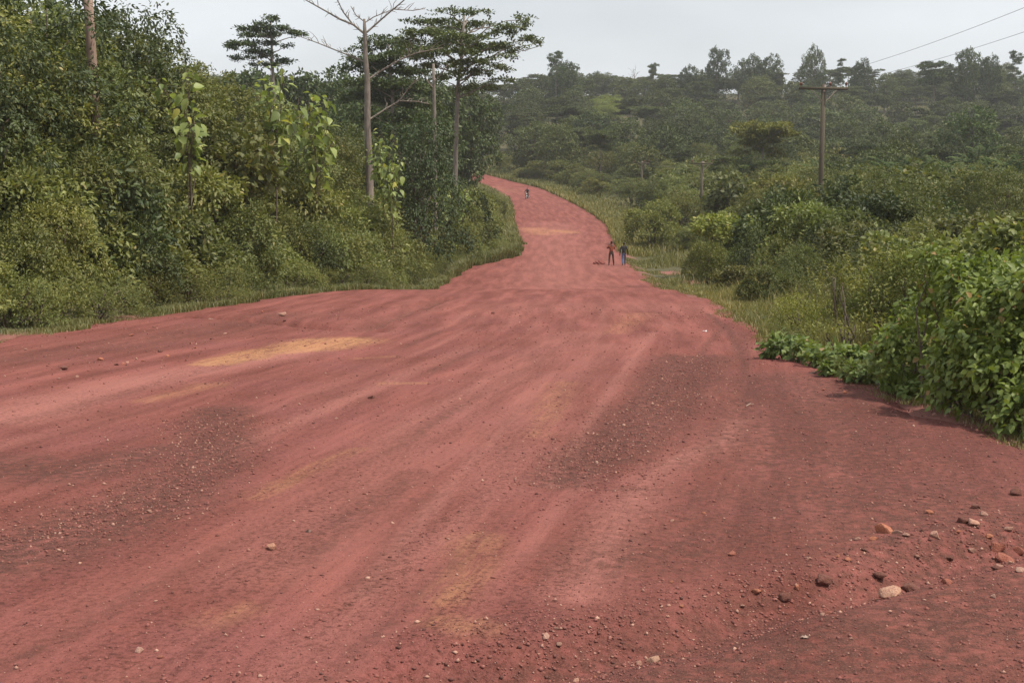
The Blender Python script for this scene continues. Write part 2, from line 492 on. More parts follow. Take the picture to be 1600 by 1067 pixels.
# ------------------------------------------------------------------ plant prototypes (all of unit-ish real size, base at z = 0)
def bush_proto(seed, w=3.6, h=3.0, leaf=0.11, ncl=330, per=26, mat='leaf_bush', kind='hex', hang=0.0, aspect=0.5, clr=0.34):
    r = np.random.default_rng(seed)
    lobes = [(0, 0, h * 0.42, w * 0.36, w * 0.36, h * 0.42)]
    for i in range(9):
        a = r.uniform(0, 2 * PI); q = r.uniform(0.18, 0.40) * w; z = r.uniform(0.15, 0.80) * h
        s = r.uniform(0.16, 0.27) * w * (1.1 - 0.35 * z / h)
        lobes.append((q * math.cos(a) * (1.1 - 0.5 * z / h), q * math.sin(a) * (1.1 - 0.5 * z / h), z, s, s, s * r.uniform(0.65, 0.95)))
    heads = satellites(lobes, 7, r)
    Pn, D, Nn, L, W, t, C = crown_leaves(heads + lobes[1:], ncl, per, clr, leaf, r, low=-0.25, hang=hang, aspect=aspect)
    # a few shoots that break the outline
    k = 7
    for i in range(k):
        a = r.uniform(0, 2 * PI); q = r.uniform(0.05, 0.35) * w
        b = np.array([q * math.cos(a), q * math.sin(a), h * r.uniform(0.6, 0.85)])
        m = 22
        s = np.sort(r.random(m))[:, None]
        tip = b + np.array([r.normal(0, .2), r.normal(0, .2), r.uniform(0.35, 0.8)])
        p2 = b + (tip - b) * s
        Pn = np.concatenate([Pn, p2]); az = r.uniform(0, 2 * PI, m)
        D = np.concatenate([D, np.stack([np.cos(az), np.sin(az), r.uniform(-.4, .5, m)], 1)])
        Nn = np.concatenate([Nn, unit(np.array([0, 0, 1.0]) + r.normal(0, .4, (m, 3)))])
        L = np.concatenate([L, leaf * r.uniform(0.7, 1.2, m)]); W = np.concatenate([W, leaf * 0.5 * np.ones(m)])
        t = np.concatenate([t, r.uniform(0.3, 0.85, m)])
    keep = Pn[:, 2] > 0.02
    fo = leaf_mesh('foliage', Pn[keep], D[keep], Nn[keep], L[keep], W[keep], M[mat], r, kind, 0.12, t[keep])
    tb = Tubes()
    for l in lobes[:8]:
        tb.add(bend((r.normal(0, .1), r.normal(0, .1), -0.1), l[:3], 5, 0.04, r), np.linspace(0.045, 0.015, 5), 5)
    return [('foliage', fo), ('stems', tb.mesh('stems', M['bark_brown']))]

def tree_proto(seed, h=9.0, w=6.5, leaf=0.175, ncl=560, per=22, mat='leaf_bush', bark='bark_brown', low_frac=0.2, kind='hex', nlobe=14, hang=0.15, clr=0.36, trunk_r=0.16, aspect=0.5, flat=0.8, lobe_s=(0.17, 0.28), lowdir=-0.25):
    r = np.random.default_rng(seed)
    z0 = h * low_frac
    lobes = [(0, 0, (z0 + h) / 2, w * 0.26, w * 0.26, (h - z0) * 0.38)]
    for i in range(nlobe):
        a = i * 2.4 + r.uniform(-0.5, 0.5); f = (i + 0.5) / nlobe
        z = z0 + (h - z0) * (0.1 + 0.8 * f)
        env = math.sin(PI * min(0.97, 0.22 + 0.68 * f)) ** 0.7
        q = w * 0.36 * env * r.uniform(0.55, 1.1)
        s = w * r.uniform(*lobe_s) * (0.75 + 0.3 * env)
        lobes.append((q * math.cos(a), q * math.sin(a), min(z, h - s * 0.6), s, s, s * r.uniform(0.55, 0.85)))
    heads = satellites(lobes, 6, r)
    Pn, D, Nn, L, W, t, C = crown_leaves(heads + lobes[1:], ncl, per, clr, leaf, r, low=lowdir, hang=hang, aspect=aspect, flat=flat)
    keep = Pn[:, 2] > 0.05
    cr = leaf_mesh('crown', Pn[keep], D[keep], Nn[keep], L[keep], W[keep], M[mat], r, kind, 0.12, t[keep])
    tb = Tubes()
    top = np.array([r.normal(0, .03 * h), r.normal(0, .03 * h), h * 0.82])
    tp = bend((0, 0, -0.6), top, 8, 0.012, r)
    tb.add(tp, np.linspace(trunk_r, trunk_r * 0.25, 8), 8)
    for l in lobes[1:]:
        i = int(np.clip((l[2] / h) * 7 - 1.2, 1, 6))
        tb.add(bend(tp[i], l[:3], 5, 0.05, r), np.linspace(trunk_r * 0.42, trunk_r * 0.10, 5), 5)
    return [('crown', cr), ('trunk', tb.mesh('trunk', M[bark]))]

def tier_proto(seed, h=20.0, w=12.0, start=0.55, tiers=6, leaf=0.36, mat='leaf_forest', bark='bark_grey', trunk_r=0.24, umbrella=0.0, pads=9, density=1.0, kind='diamond', skew=(0, 0)):
    """tall tree whose branches stand in flat layers"""
    r = np.random.default_rng(seed)
    tb = Tubes()
    lean = np.array([r.normal(0, .02 * h), r.normal(0, .02 * h), 0])
    tp = bend((0, 0, -0.8), np.array([0, 0, h * 0.97]) + lean, 9, 0.006, r)
    tb.add(tp, np.linspace(trunk_r, trunk_r * 0.22, 9), 8)
    PP, DD, NN, TT = [], [], [], []
    for ti in range(tiers):
        f = ti / max(1, tiers - 1)
        z = h * (start + (0.95 - start) * f)
        prof_ = (1 - f) * (0.85 - 0.35 * umbrella) + f * (0.5 + 0.5 * umbrella)
        prof_ = max(prof_, 0.3) * (1.0 if ti not in (0,) else 0.8)
        base = tp[0] + (tp[-1] - tp[0]) * ((z + 0.8) / (h * 0.97 + 0.8))
        nb = int(r.integers(5, 8)); a0 = r.uniform(0, 6.28)
        for b in range(nb):
            a = a0 + b * 2 * PI / nb + r.normal(0, 0.22)
            Lb = w * 0.5 * prof_ * r.uniform(0.6, 1.12)
            end = base + np.array([math.cos(a) * Lb + skew[0] * Lb, math.sin(a) * Lb + skew[1] * Lb, Lb * r.uniform(0.08, 0.34)])
            bp = bend(base, end, 6, 0.03, r)
            tb.add(bp, np.linspace(trunk_r * 0.36, trunk_r * 0.07, 6), 5)
            for k in range(pads):
                s = 0.32 + 0.68 * (k + r.random()) / pads
                c = base + (end - base) * s + np.array([0, 0, 0.10 * Lb * math.sin(s * PI) * 0.6])
                side = np.array([-math.sin(a), math.cos(a), 0])
                c = c + side * r.normal(0, 0.16 * Lb * s) + np.array([0, 0, r.normal(0.1, 0.14)])
                m = int(r.integers(26, 44) * density)
                rad = r.uniform(0.6, 1.15) * w / 12
                o = r.normal(0, 1, (m, 3)) * np.array([rad * 0.62, rad * 0.62, rad * 0.26])
                PP.append(c + o)
                d = o * np.array([1, 1, 0.3]) + r.normal(0, .3, (m, 3)); DD.append(d)
                NN.append(np.array([0, 0, 1.0]) + r.normal(0, .35, (m, 3)))
                TT.append(np.clip(r.normal(0.45, .2) * 0.6 + 0.4 * r.random(m), 0, 0.88))
    Pn = np.concatenate(PP); n = len(Pn)
    L = leaf * r.uniform(0.6, 1.3, n)
    cr = leaf_mesh('crown', Pn, np.concatenate(DD), unit(np.concatenate(NN)), L, L * 0.55, M[mat], r, kind, 0.1, np.concatenate(TT))
    return [('crown', cr), ('trunk', tb.mesh('trunk', M[bark]))]

def plates_mesh(plates, trunk_top, trunk_at, leaf, mat, bark, r, trunk_pts, trunk_r, dens=1.0):
    """plates: (x, y, z, half width, half depth, half thickness); one limb runs from the trunk to each"""
    tb = Tubes(); tb.add(trunk_pts, trunk_r, 9)
    PP, DD, NN, TT = [], [], [], []
    tpz = np.asarray(trunk_pts)
    for (x, y, z, a, b, c) in plates:
        zz = z - 0.28 * math.hypot(x - tpz[-1][0], y - tpz[-1][1]) - 0.4
        j = np.array([np.interp(zz, tpz[:, 2], tpz[:, q]) for q in range(3)])
        tb.add(bend(j, (x, y, z - c * 0.5), 6, 0.03, r), np.linspace(trunk_r[-1] * 0.8, 0.025, 6), 5)
        nb = max(3, int(a * b * 8.0))
        for k in range(nb):
            t = r.uniform(0, 6.28); q = math.sqrt(r.random())
            cx, cy = x + a * q * math.cos(t), y + b * q * math.sin(t)
            cz = z + c * (1 - q * q) * r.uniform(0.2, 1.0) + r.normal(0, c * 0.25)
            m = int(26 * dens)
            rad = r.uniform(0.26, 0.52)
            o = r.normal(0, 1, (m, 3)) * np.array([rad * .6, rad * .6, rad * .24])
            PP.append(np.array([cx, cy, cz]) + o); DD.append(o * np.array([1, 1, .3]) + r.normal(0, .3, (m, 3)))
            NN.append(np.array([0, 0, 1.0]) + r.normal(0, .4, (m, 3))); TT.append(np.clip(r.normal(.45, .2) * .6 + .4 * r.random(m), 0, .88))
    Pn = np.concatenate(PP); n = len(Pn)
    L = leaf * r.uniform(.6, 1.3, n)
    cr = leaf_mesh('crown', Pn, np.concatenate(DD), unit(np.concatenate(NN)), L, L * .55, M[mat], r, 'diamond', .1, np.concatenate(TT))
    return [('crown', cr), ('trunk', tb.mesh('trunk', M[bark]))]

def plates_proto(seed, h=16.0, w=14.0, start=0.6, count=22, leaf=0.42, flatness=0.5):
    r = np.random.default_rng(seed)
    pts = bend((0, 0, -0.8), (r.normal(0, .3), r.normal(0, .3), h * 0.9), 7, 0.01, r)
    pl = []
    for i in range(count):
        f = r.random() ** 0.8
        z = h * (start + (0.97 - start) * f)
        env = (1 - f) * 0.75 + f * (0.35 + 0.5 * flatness)
        t = i * 2.4 + r.normal(0, .4); q = w * 0.5 * env * r.uniform(0.15, 0.95)
        a = w * r.uniform(0.09, 0.19)
        pl.append((q * math.cos(t), q * math.sin(t), z, a, a * r.uniform(.7, 1), w * r.uniform(.012, .035)))
    return plates_mesh(pl, None, None, leaf, 'leaf_forest', 'bark_grey', r, pts, np.linspace(0.26, 0.07, 7), 0.62)

def bigleaf_proto(seed, h=8.0, n_stem=5, leaf=0.46):
    """slender pioneer tree: bare stems below, large drooping leaves on the upper third"""
    r = np.random.default_rng(seed)
    tb = Tubes(); PP, DD, NN, LL = [], [], [], []
    base = bend((0, 0, -0.2), (r.normal(0, .1), r.normal(0, .1), h * 0.62), 6, 0.01, r)
    tb.add(base, np.linspace(0.04, 0.022, 6), 6)
    for s in range(n_stem):
        a = s * 2.4 + r.normal(0, .3); hh = h * r.uniform(0.72, 1.0) if s else h
        q_ = h * r.uniform(0.05, 0.15) if s else 0.05
        top = np.array([math.cos(a) * q_, math.sin(a) * q_, hh])
        pts = bend(base[3 + s % 3], top, 7, 0.025, r)
        tb.add(pts, np.linspace(0.018, 0.008, 7), 5)
        m = 26
        for k in range(m):
            f = 1 - 0.85 * (k / m)
            c = np.array([np.interp(f, np.linspace(0, 1, 7), pts[:, j]) for j in range(3)])
            az = k * 2.4 + r.normal(0, .5)
            pet = r.uniform(0.08, 0.30)
            e = c + np.array([math.cos(az) * pet, math.sin(az) * pet, pet * r.uniform(-0.1, 0.6)])
            tb.add(np.array([c, (c + e) / 2 + np.array([0, 0, .02]), e]), np.array([0.008, 0.006, 0.004]), 4, False)
            PP.append(e); DD.append((math.cos(az) * 0.8, math.sin(az) * 0.8, -r.uniform(-0.3, 1.1)))
            NN.append((math.cos(az) * 0.5, math.sin(az) * 0.5, 1.0)); LL.append(leaf * r.uniform(0.45, 1.25) * (1 if k > 3 else 0.6))
    Pn = np.array(PP); L = np.array(LL)
    D = unit(np.array(DD) + r.normal(0, .35, Pn.shape)); Nn = unit(np.array(NN) + r.normal(0, .45, Pn.shape))
    fo = leaf_mesh('foliage', Pn, D, Nn, L, L * 0.66, M['leaf_big'], r, 'full', 0.25)
    return [('foliage', fo), ('stems', tb.mesh('stems', M['bark_brown']))]

def palm_proto(seed, trunk=5.0, fl=4.6, fronds=26):
    r = np.random.default_rng(seed)
    tb = Tubes(); rach = Tubes(); PP, DD, NN, LL = [], [], [], []
    tb.add(bend((0, 0, -0.5), (r.normal(0, .2), r.normal(0, .2), trunk), 7, 0.006, r), np.array([.34, .30, .29, .29, .30, .33, .25]), 9)
    for k in range(fronds):
        az = k * 2.4 + r.normal(0, .15); el = 1.35 - 1.55 * (k / fronds) + r.normal(0, .08)
        Lf = fl * r.uniform(0.85, 1.1)
        s = np.linspace(0, 1, 9)
        ang = el - 1.35 * s ** 1.6
        step = Lf / 8
        hx = np.concatenate([[0], np.cumsum(np.cos(ang[:-1]) * step)]); hz = np.concatenate([[0], np.cumsum(np.sin(ang[:-1]) * step)])
        c = np.stack([hx * math.cos(az), hx * math.sin(az), trunk + hz], 1)
        rach.add(c, np.linspace(0.05, 0.010, 9), 4)
        m = 34
        t = np.linspace(0.12, 1, m)
        base = np.stack([np.interp(t, s, c[:, j]) for j in range(3)], 1)
        tan = unit(np.stack([np.interp(t, s, np.gradient(c[:, j])) for j in range(3)], 1))
        side = np.array([-math.sin(az), math.cos(az), 0])
        for sg in (-1, 1):
            PP.append(base); DD.append(sg * side * 0.9 + tan * 0.75 + np.array([0, 0, -0.35]) + r.normal(0, .12, (m, 3)))
            NN.append(np.cross(tan, sg * side) * sg * -1 + np.array([0, 0, 0.3]) + r.normal(0, .1, (m, 3)))
            LL.append(fl * 0.21 * np.sin(PI * (0.14 + 0.8 * t)) * r.uniform(.85, 1.1, m))
    L = np.concatenate(LL)
    fo = leaf_mesh('fronds', np.concatenate(PP), np.concatenate(DD), unit(np.concatenate(NN)), L, 0.075 * fl / 4.6 + 0 * L, M['leaf_palm'], r, 'diamond', 0.25)
    return [('fronds', fo), ('trunk', tb.mesh('trunk', M['bark_brown'])), ('frond_ribs', rach.mesh('frond_ribs', M['leaf_palm']))]

def bare_proto(seed, h=14.0, w=9.0, bark='bark_grey'):
    r = np.random.default_rng(seed)
    tb = Tubes()
    tp = bend((0, 0, -0.5), (r.normal(0, .4), r.normal(0, .4), h * 0.75), 7, 0.012, r)
    tb.add(tp, np.linspace(0.24, 0.12, 7), 7)
    for i in range(11):
        a = i * 2.4; k = 3 + i % 4
        L = w * 0.5 * r.uniform(0.6, 1.0)
        e = tp[k] + np.array([math.cos(a) * L, math.sin(a) * L, L * r.uniform(0.3, 0.8)])
        bp = bend(tp[k], e, 6, 0.05, r); tb.add(bp, np.linspace(0.10, 0.04, 6), 5)
        for j in range(5):
            b = bp[2 + j % 4]; e2 = b + np.array([r.normal(0, .25) * L, r.normal(0, .25) * L, r.uniform(.1, .45) * L])
            tb.add(bend(b, e2, 4, 0.06, r), np.linspace(0.05, 0.03, 4), 4)
    return [('trunk', tb.mesh('trunk', M[bark]))]

BUSH = [bush_proto(10 + i, aspect=(.4, .5, .6, .46, .68)[i], leaf=(.105, .125, .155, .135, .20)[i], ncl=(400, 380, 320, 360, 250)[i], per=(24, 22, 19, 21, 15)[i], clr=(.22, .25, .27, .25, .32)[i]) for i in range(5)]
DARKB = [bush_proto(20 + i, aspect=0.5, leaf=(.10, .16)[i], ncl=300, per=22, clr=0.27, mat='leaf_dark') for i in range(2)]
SPARSE = [bush_proto(26 + i, w=2.4, h=3.2, leaf=.10, ncl=70, per=14, clr=0.20, aspect=.45) for i in range(3)]
WEED = [bush_proto(30 + i, w=2.2, h=1.5, leaf=0.075, ncl=170, per=18, aspect=0.34, clr=0.17) for i in range(3)]
SMALL = [tree_proto(40 + i) for i in range(4)]
VINED = [tree_proto(50 + i, h=8.5, w=6.5, leaf=0.16, ncl=650, per=24, mat='leaf_dark', low_frac=0.0, hang=1.1, nlobe=18) for i in range(2)]
BIGL = [bigleaf_proto(60 + i, n_stem=4 + 2 * i) for i in range(3)]
FOR = [tree_proto(70 + i, h=15, w=14, leaf=0.50, ncl=620, per=13, mat='leaf_forest', low_frac=0.06 + 0.05 * (i % 3), kind='diamond', hang=0.1, clr=0.55, trunk_r=0.26, nlobe=16 + i, aspect=0.6, flat=0.6, lobe_s=(0.12, 0.20)) for i in range(7)]
UMB = [plates_proto(80 + i, h=16, w=15, start=0.58, count=26, flatness=0.8, leaf=0.46) for i in range(3)]
TIER = [plates_proto(90 + i, h=19, w=12, start=0.5, count=26, flatness=0.35, leaf=0.42) for i in range(2)]
PALM = [palm_proto(100 + i, trunk=4.0 + 1.5 * i) for i in range(3)]
BARE = [bare_proto(110)]

# ------------------------------------------------------------------ road and ground sheets
def seg_dist(x, y, pts):
    """distance to a polyline and position along it (0..1)"""
    pts = np.asarray(pts, float)
    best = np.full(x.shape, 1e9); pos = np.zeros(x.shape)
    n = len(pts) - 1
    for i in range(n):
        a = pts[i]; b = pts[i + 1]; ab = b - a; l2 = (ab ** 2).sum() + 1e-9
        t = np.clip(((x - a[0]) * ab[0] + (y - a[1]) * ab[1]) / l2, 0, 1)
        d = np.hypot(x - a[0] - t * ab[0], y - a[1] - t * ab[1])
        m = d < best
        best = np.where(m, d, best); pos = np.where(m, (i + t) / n, pos)
    return best, pos

def stroke(x, y, pix, w0, w1=None, soft=1.0):
    """soft mark on the ground that runs through ground points seen at the given pixels"""
    pts = [hit(*p) for p in pix]
    d, t = seg_dist(x, y, pts)
    w = w0 + ((w1 if w1 is not None else w0) - w0) * t
    return 1 - sst(1 - soft, 1 + soft * 0.7, (d + 0.12 * wavy(x, y, 3.0, 71) * w0) / w)

GULLY = [(1640, 838), (1500, 868), (1400, 896), (1310, 918), (1230, 938), (1150, 962), (1030, 996), (930, 1018), (820, 1040), (650, 1066)]
_cy = np.arange(-20, 360, 0.5)
_cx = _sm(np.interp(_cy, [-20, 0, 7, 15, 32, 60, 95, 150, 200, 260, 330, 360], [-9.3, -4.7, -3.1, -1.4, 1.5, 2.8, 3.4, 5.4, 3.8, -6, -33, -45]), 41)
def cflow(y): return np.interp(y, _cy, _cx)

def ruts(x, y):
    """small relief of the road surface"""
    z = 0.012 * wavy(x, y, 1.3, 11) + 0.010 * wavy(x, y, 4.0, 12)
    u = x - cflow(y)
    fade = 1 - sst(60, 120, y)
    z = z + fade * 0.010 * wavy(u * 1.0, y * 0.06, 3.0, 13)
    g = [hit(*p) for p in GULLY]
    d, t = seg_dist(x, y, g)
    d2 = d + 0.10 * wavy(x, y, 3.0, 14)
    z = z - 0.15 * np.exp(-(d2 / 0.26) ** 2)
    berm, _ = seg_dist(x, y, [(a - 0.15, b + 0.55) for a, b in g])
    z = z + 0.07 * np.exp(-(berm / 0.3) ** 2) * (0.6 + 0.4 * wavy(x, y, 2.5, 15))
    for pix, w, dep in (([(290, 494), (400, 499), (500, 510), (580, 517)], 0.35, 0.24), ([(575, 512), (620, 490), (660, 478), (690, 466)], 0.35, 0.18),
                        ([(665, 473), (720, 474)], 0.4, 0.08), ([(985, 447), (1030, 449)], 0.6, 0.12),
                        ([(1120, 500), (1150, 540), (1165, 600), (1150, 650)], 0.22, 0.05), ([(1085, 555), (1100, 545)], 0.25, 0.05),
                        ([(960, 762), (1035, 764)], 0.16, 0.03)):
        d, t = seg_dist(x, y, [hit(*p) for p in pix])
        z = z - dep * np.exp(-((d + 0.12 * wavy(x, y, 2.0, 16)) / w) ** 2)
    return z

# --- road
ys = [-4.0]
while ys[-1] < 325:
    y = ys[-1]
    ys.append(y + max(0.10, 0.0 + 0.0075 * abs(y)))
ys = np.array(ys)
NX = 230
tt = np.linspace(0, 1, NX)
EXT = 1.5
Lr = Ledge(ys) - EXT; Rr = Redge(ys) + EXT
RX = Lr[:, None] + (Rr - Lr)[:, None] * tt[None, :]
RY = np.repeat(ys[:, None], NX, 1)
RZ = gz(RX, RY) + ruts(RX, RY)
out = np.maximum(Ledge(RY) - RX, RX - Redge(RY)) + 0.45 * wavy(RX, RY, 0.9, 21) + 0.22 * wavy(RX, RY, 3.1, 22)
RZ = RZ - 0.30 * sst(-0.25, 0.9, out)
# far end of the road bends out of view behind the trees
V = np.stack([RX, RY, RZ], -1).reshape(-1, 3)
ny = len(ys)
i0 = (np.arange(ny - 1)[:, None] * NX + np.arange(NX - 1)[None, :]).ravel()
T = np.concatenate([np.stack([i0, i0 + 1, i0 + NX + 1], 1), np.stack([i0, i0 + NX + 1, i0 + NX], 1)])
road_me = fast_mesh('dirt_road', V, T, M['road'], True)
fx, fy = RX.ravel(), RY.ravel()
flow = np.stack([fx - cflow(fy), fy * 0.10, 0 * fx], 1).astype(np.float32)
at = road_me.attributes.new('flow', 'FLOAT_VECTOR', 'POINT'); at.data.foreach_set('vector', flow.ravel())
def mx(*a):
    o = a[0]
    for b in a[1:]: o = np.maximum(o, b)
    return np.clip(o, 0, 1)
yel = mx(stroke(fx, fy, [(528, 532), (470, 545), (400, 553), (330, 570)], 0.95, 0.35) * 1.7,
         stroke(fx, fy, [(330, 600), (230, 625)], 0.35, 0.25) * 0.4,
         stroke(fx, fy, [(600, 600), (660, 600)], 0.16) * 0.55, stroke(fx, fy, [(560, 560), (610, 556)], 0.2) * 0.4,
         stroke(fx, fy, [(745, 840), (735, 900), (700, 940)], 0.26, 0.20) * 0.42, stroke(fx, fy, [(700, 975), (740, 990)], 0.2) * 0.5,
         stroke(fx, fy, [(560, 700), (480, 735), (400, 775)], 0.12, 0.2) * 0.38, stroke(fx, fy, [(330, 970), (380, 955)], 0.22) * 0.3,
         stroke(fx, fy, [(880, 600), (840, 680)], 0.35, 0.2) * 0.3, stroke(fx, fy, [(1000, 490), (960, 520)], 0.7, 0.4) * 0.3,
         stroke(fx, fy, [(830, 357), (850, 366)], 2.0, 1.6) * 0.55, stroke(fx, fy, [(870, 361), (895, 364)], 1.9, 1.0) * 0.75,
         stroke(fx, fy, [(770, 292), (800, 300)], 2.2) * 0.25)
dark = mx(stroke(fx, fy, [(1085, 560), (1040, 630), (960, 700), (880, 750)], 0.95, 0.5) * 1.1,
          stroke(fx, fy, [(1160, 520), (1170, 600)], 0.35) * 0.5,
          stroke(fx, fy, [(0, 735), (120, 740), (250, 705)], 1.0, 0.45) * 1.0, stroke(fx, fy, [(345, 640), (325, 720), (230, 790), (0, 870)], 0.45, 0.75) * 1.15,
          stroke(fx, fy, [(0, 560), (150, 545), (300, 520), (450, 490)], 2.0, 1.4) * 0.6, stroke(fx, fy, [(700, 1062), (860, 1030), (1050, 985)], 0.22) * 0.8,
          stroke(fx, fy, [(1100, 950), (1250, 915), (1420, 870), (1600, 830)], 0.28, 0.5) * 0.62,
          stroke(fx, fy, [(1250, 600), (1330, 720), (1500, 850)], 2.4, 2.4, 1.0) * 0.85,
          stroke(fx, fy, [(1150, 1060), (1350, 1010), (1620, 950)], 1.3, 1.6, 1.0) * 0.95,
          stroke(fx, fy, [(1000, 880), (1150, 820)], 0.9, 1.2, 1.0) * 0.7, stroke(fx, fy, [(480, 880), (560, 800), (650, 740)], 0.22, 0.25) * 0.5,
          stroke(fx, fy, [(560, 930), (680, 770)], 0.18, 0.2) * 0.42, stroke(fx, fy, [(500, 620), (600, 560)], 0.5) * 0.35)
pale = mx(stroke(fx, fy, [(900, 930), (960, 820), (1020, 740), (1130, 690), (1155, 655)], 0.30, 0.22) * 0.7,
          stroke(fx, fy, [(0, 655), (150, 610), (330, 575), (480, 550)], 0.8, 0.6) * 1.0, stroke(fx, fy, [(760, 760), (840, 640), (940, 540)], 0.5, 0.6) * 0.4,
          stroke(fx, fy, [(400, 900), (640, 690), (900, 520)], 0.5, 0.8) * 0.4, stroke(fx, fy, [(880, 450), (870, 400), (860, 350)], 3, 3) * 0.5,
          stroke(fx, fy, [(960, 425), (960, 380)], 3, 2) * 0.3, stroke(fx, fy, [(900, 480), (1050, 480)], 4, 3, 0.9) * 0.35)
u_ = fx - cflow(fy)
for u0, w_, amp, sd in ((-3.4, .16, .8, 1), (-2.6, .10, .6, 2), (-1.7, .22, .9, 3), (-0.9, .12, .6, 4), (-0.1, .18, .8, 5), (0.9, .14, .7, 6), (1.9, .2, .7, 7), (2.7, .10, .5, 8), (-4.6, .2, .6, 9), (-6.0, .25, .6, 10)):
    bnd = np.exp(-((u_ - u0 - 0.10 * wavy(fy, fy * 0, 0.25, 80 + sd)) / w_) ** 2) * np.clip(0.5 + 0.9 * wavy(fy, fy * 0 + sd, 0.35, 90 + sd), 0, 1) * (1 - sst(34, 60, fy))
    pale = np.maximum(pale, bnd * amp * 0.85)
    bnd2 = np.exp(-((u_ - u0 - 1.6 * w_ - 0.10 * wavy(fy, fy * 0, 0.25, 80 + sd)) / (w_ * 0.7)) ** 2) * np.clip(0.4 + 0.9 * wavy(fy, fy * 0 + sd, 0.5, 110 + sd), 0, 1) * (1 - sst(30, 55, fy))
    dark = np.maximum(dark, bnd2 * amp * 0.75)
for pix, w_, amp in (([(1105, 490), (1140, 515), (1160, 560), (1170, 600), (1150, 645)], .13, .9), ([(1130, 510), (1100, 545), (1080, 570)], .12, .6), ([(960, 762), (1035, 764)], .12, .8), ([(1070, 765), (1110, 778)], .06, .8),
                     ([(290, 494), (400, 500), (500, 511), (585, 518)], .30, .8), ([(575, 512), (620, 490), (660, 478), (690, 466)], .35, .75), ([(660, 474), (725, 475)], .3, .6), ([(985, 446), (1035, 450)], .4, .8)):  # mid-left washout gullies: shading of their relief is painted into the dark mask
    dark = np.maximum(dark, stroke(fx, fy, pix, w_) * amp)
for pix, w_, amp in (([(900, 940), (960, 830), (1010, 750), (1060, 715), (1130, 690), (1155, 660)], .10, 1.0), ([(860, 760), (960, 600), (1020, 520)], .12, .7), ([(0, 660), (130, 618), (300, 585), (470, 553)], .35, .9), ([(560, 940), (700, 760), (850, 600)], .1, .7)):
    pale = np.maximum(pale, stroke(fx, fy, pix, w_) * amp)
pc = np.stack([yel, dark, pale, np.ones_like(yel)], 1).astype(np.float32)
at = road_me.attributes.new('patch', 'FLOAT_COLOR', 'POINT'); at.data.foreach_set('color', pc.ravel())
tag(link('dirt_road', road_me), kind='structure')

# --- ground sheet, sunk a little under the road
def axis(lo, hi, fine_lo, fine_hi, fine, grow):
    a = list(np.arange(fine_lo, fine_hi + 1e-6, fine))
    s = fine
    while a[-1] < hi: s *= grow; a.append(a[-1] + s)
    s = fine
    while a[0] > lo: s *= grow; a.insert(0, a[0] - s)
    return np.array(a)
gx = axis(-2500, 2500, -18, 16, 0.32, 1.10)
gy_ = axis(-60, 3500, -5, 75, 0.40, 1.035)
GX, GY = np.meshgrid(gx, gy_)
inn = np.maximum(Ledge(GY) - GX, GX - Redge(GY))
inn = np.where((GY < -9.5) | (GY > 326), 5, inn)
GZ = gz(GX, GY) + 0.05 * wavy(GX, GY, 1.1, 31) + 0.02 * wavy(GX, GY, 3.3, 32)
GZ = GZ - 0.42 * (1 - sst(-0.9, 0.35, inn))
nxg = len(gx)
i0 = (np.arange(len(gy_) - 1)[:, None] * nxg + np.arange(nxg - 1)[None, :]).ravel()
T = np.concatenate([np.stack([i0, i0 + 1, i0 + nxg + 1], 1), np.stack([i0, i0 + nxg + 1, i0 + nxg], 1)])
g_me = fast_mesh('ground', np.stack([GX, GY, GZ], -1).reshape(-1, 3), T, M['ground'], True)
qx, qy = GX.ravel(), GY.ravel()
bare = (1 - sst(0.2, 1.3, inn.ravel() + 0.5 * wavy(qx, qy, 1.2, 33))) * 0.85
for pix, w in (([(1040, 420), (1052, 423)], 0.7), ([(1075, 435), (1090, 438)], 1.0), ([(1130, 462), (1150, 466)], 0.8), ([(945, 152), (960, 148)], 9)):
    d, t = seg_dist(qx, qy, [hit(*p) for p in pix] if pix[0][1] > 300 else [(62, 395), (72, 400)])
    bare = np.maximum(bare, 1 - sst(0.6, 1.2, d / w))
at = g_me.attributes.new('bare', 'FLOAT', 'POINT'); at.data.foreach_set('value', bare.astype(np.float32))
tag(link('ground', g_me), kind='structure')

# ------------------------------------------------------------------ left roadside thicket
def top_at(d, px, table):
    """height of the vegetation's upper outline at this depth"""
    xs = [t[0] for t in table]; yy = [t[1] for t in table]
    return ray(px, float(np.interp(px, xs, yy)))[1] * d

LEFT_TOP = [(-200, -70), (0, -55), (60, -25), (140, -5), (190, 12), (208, 48), (250, 78), (330, 100), (400, 112), (470, 100), (510, 105), (530, 150), (560, 212), (620, 258), (660, 300), (700, 296), (740, 292), (790, 303), (800, 345), (815, 392)]

def tintc(r, dark=0.0, warm=0.0):
    b = r.uniform(0.68, 1.32) * (1 - dark)
    w = r.normal(warm, 0.045)
    return (b * (1 + w), b, b * (1 - w * 0.7))

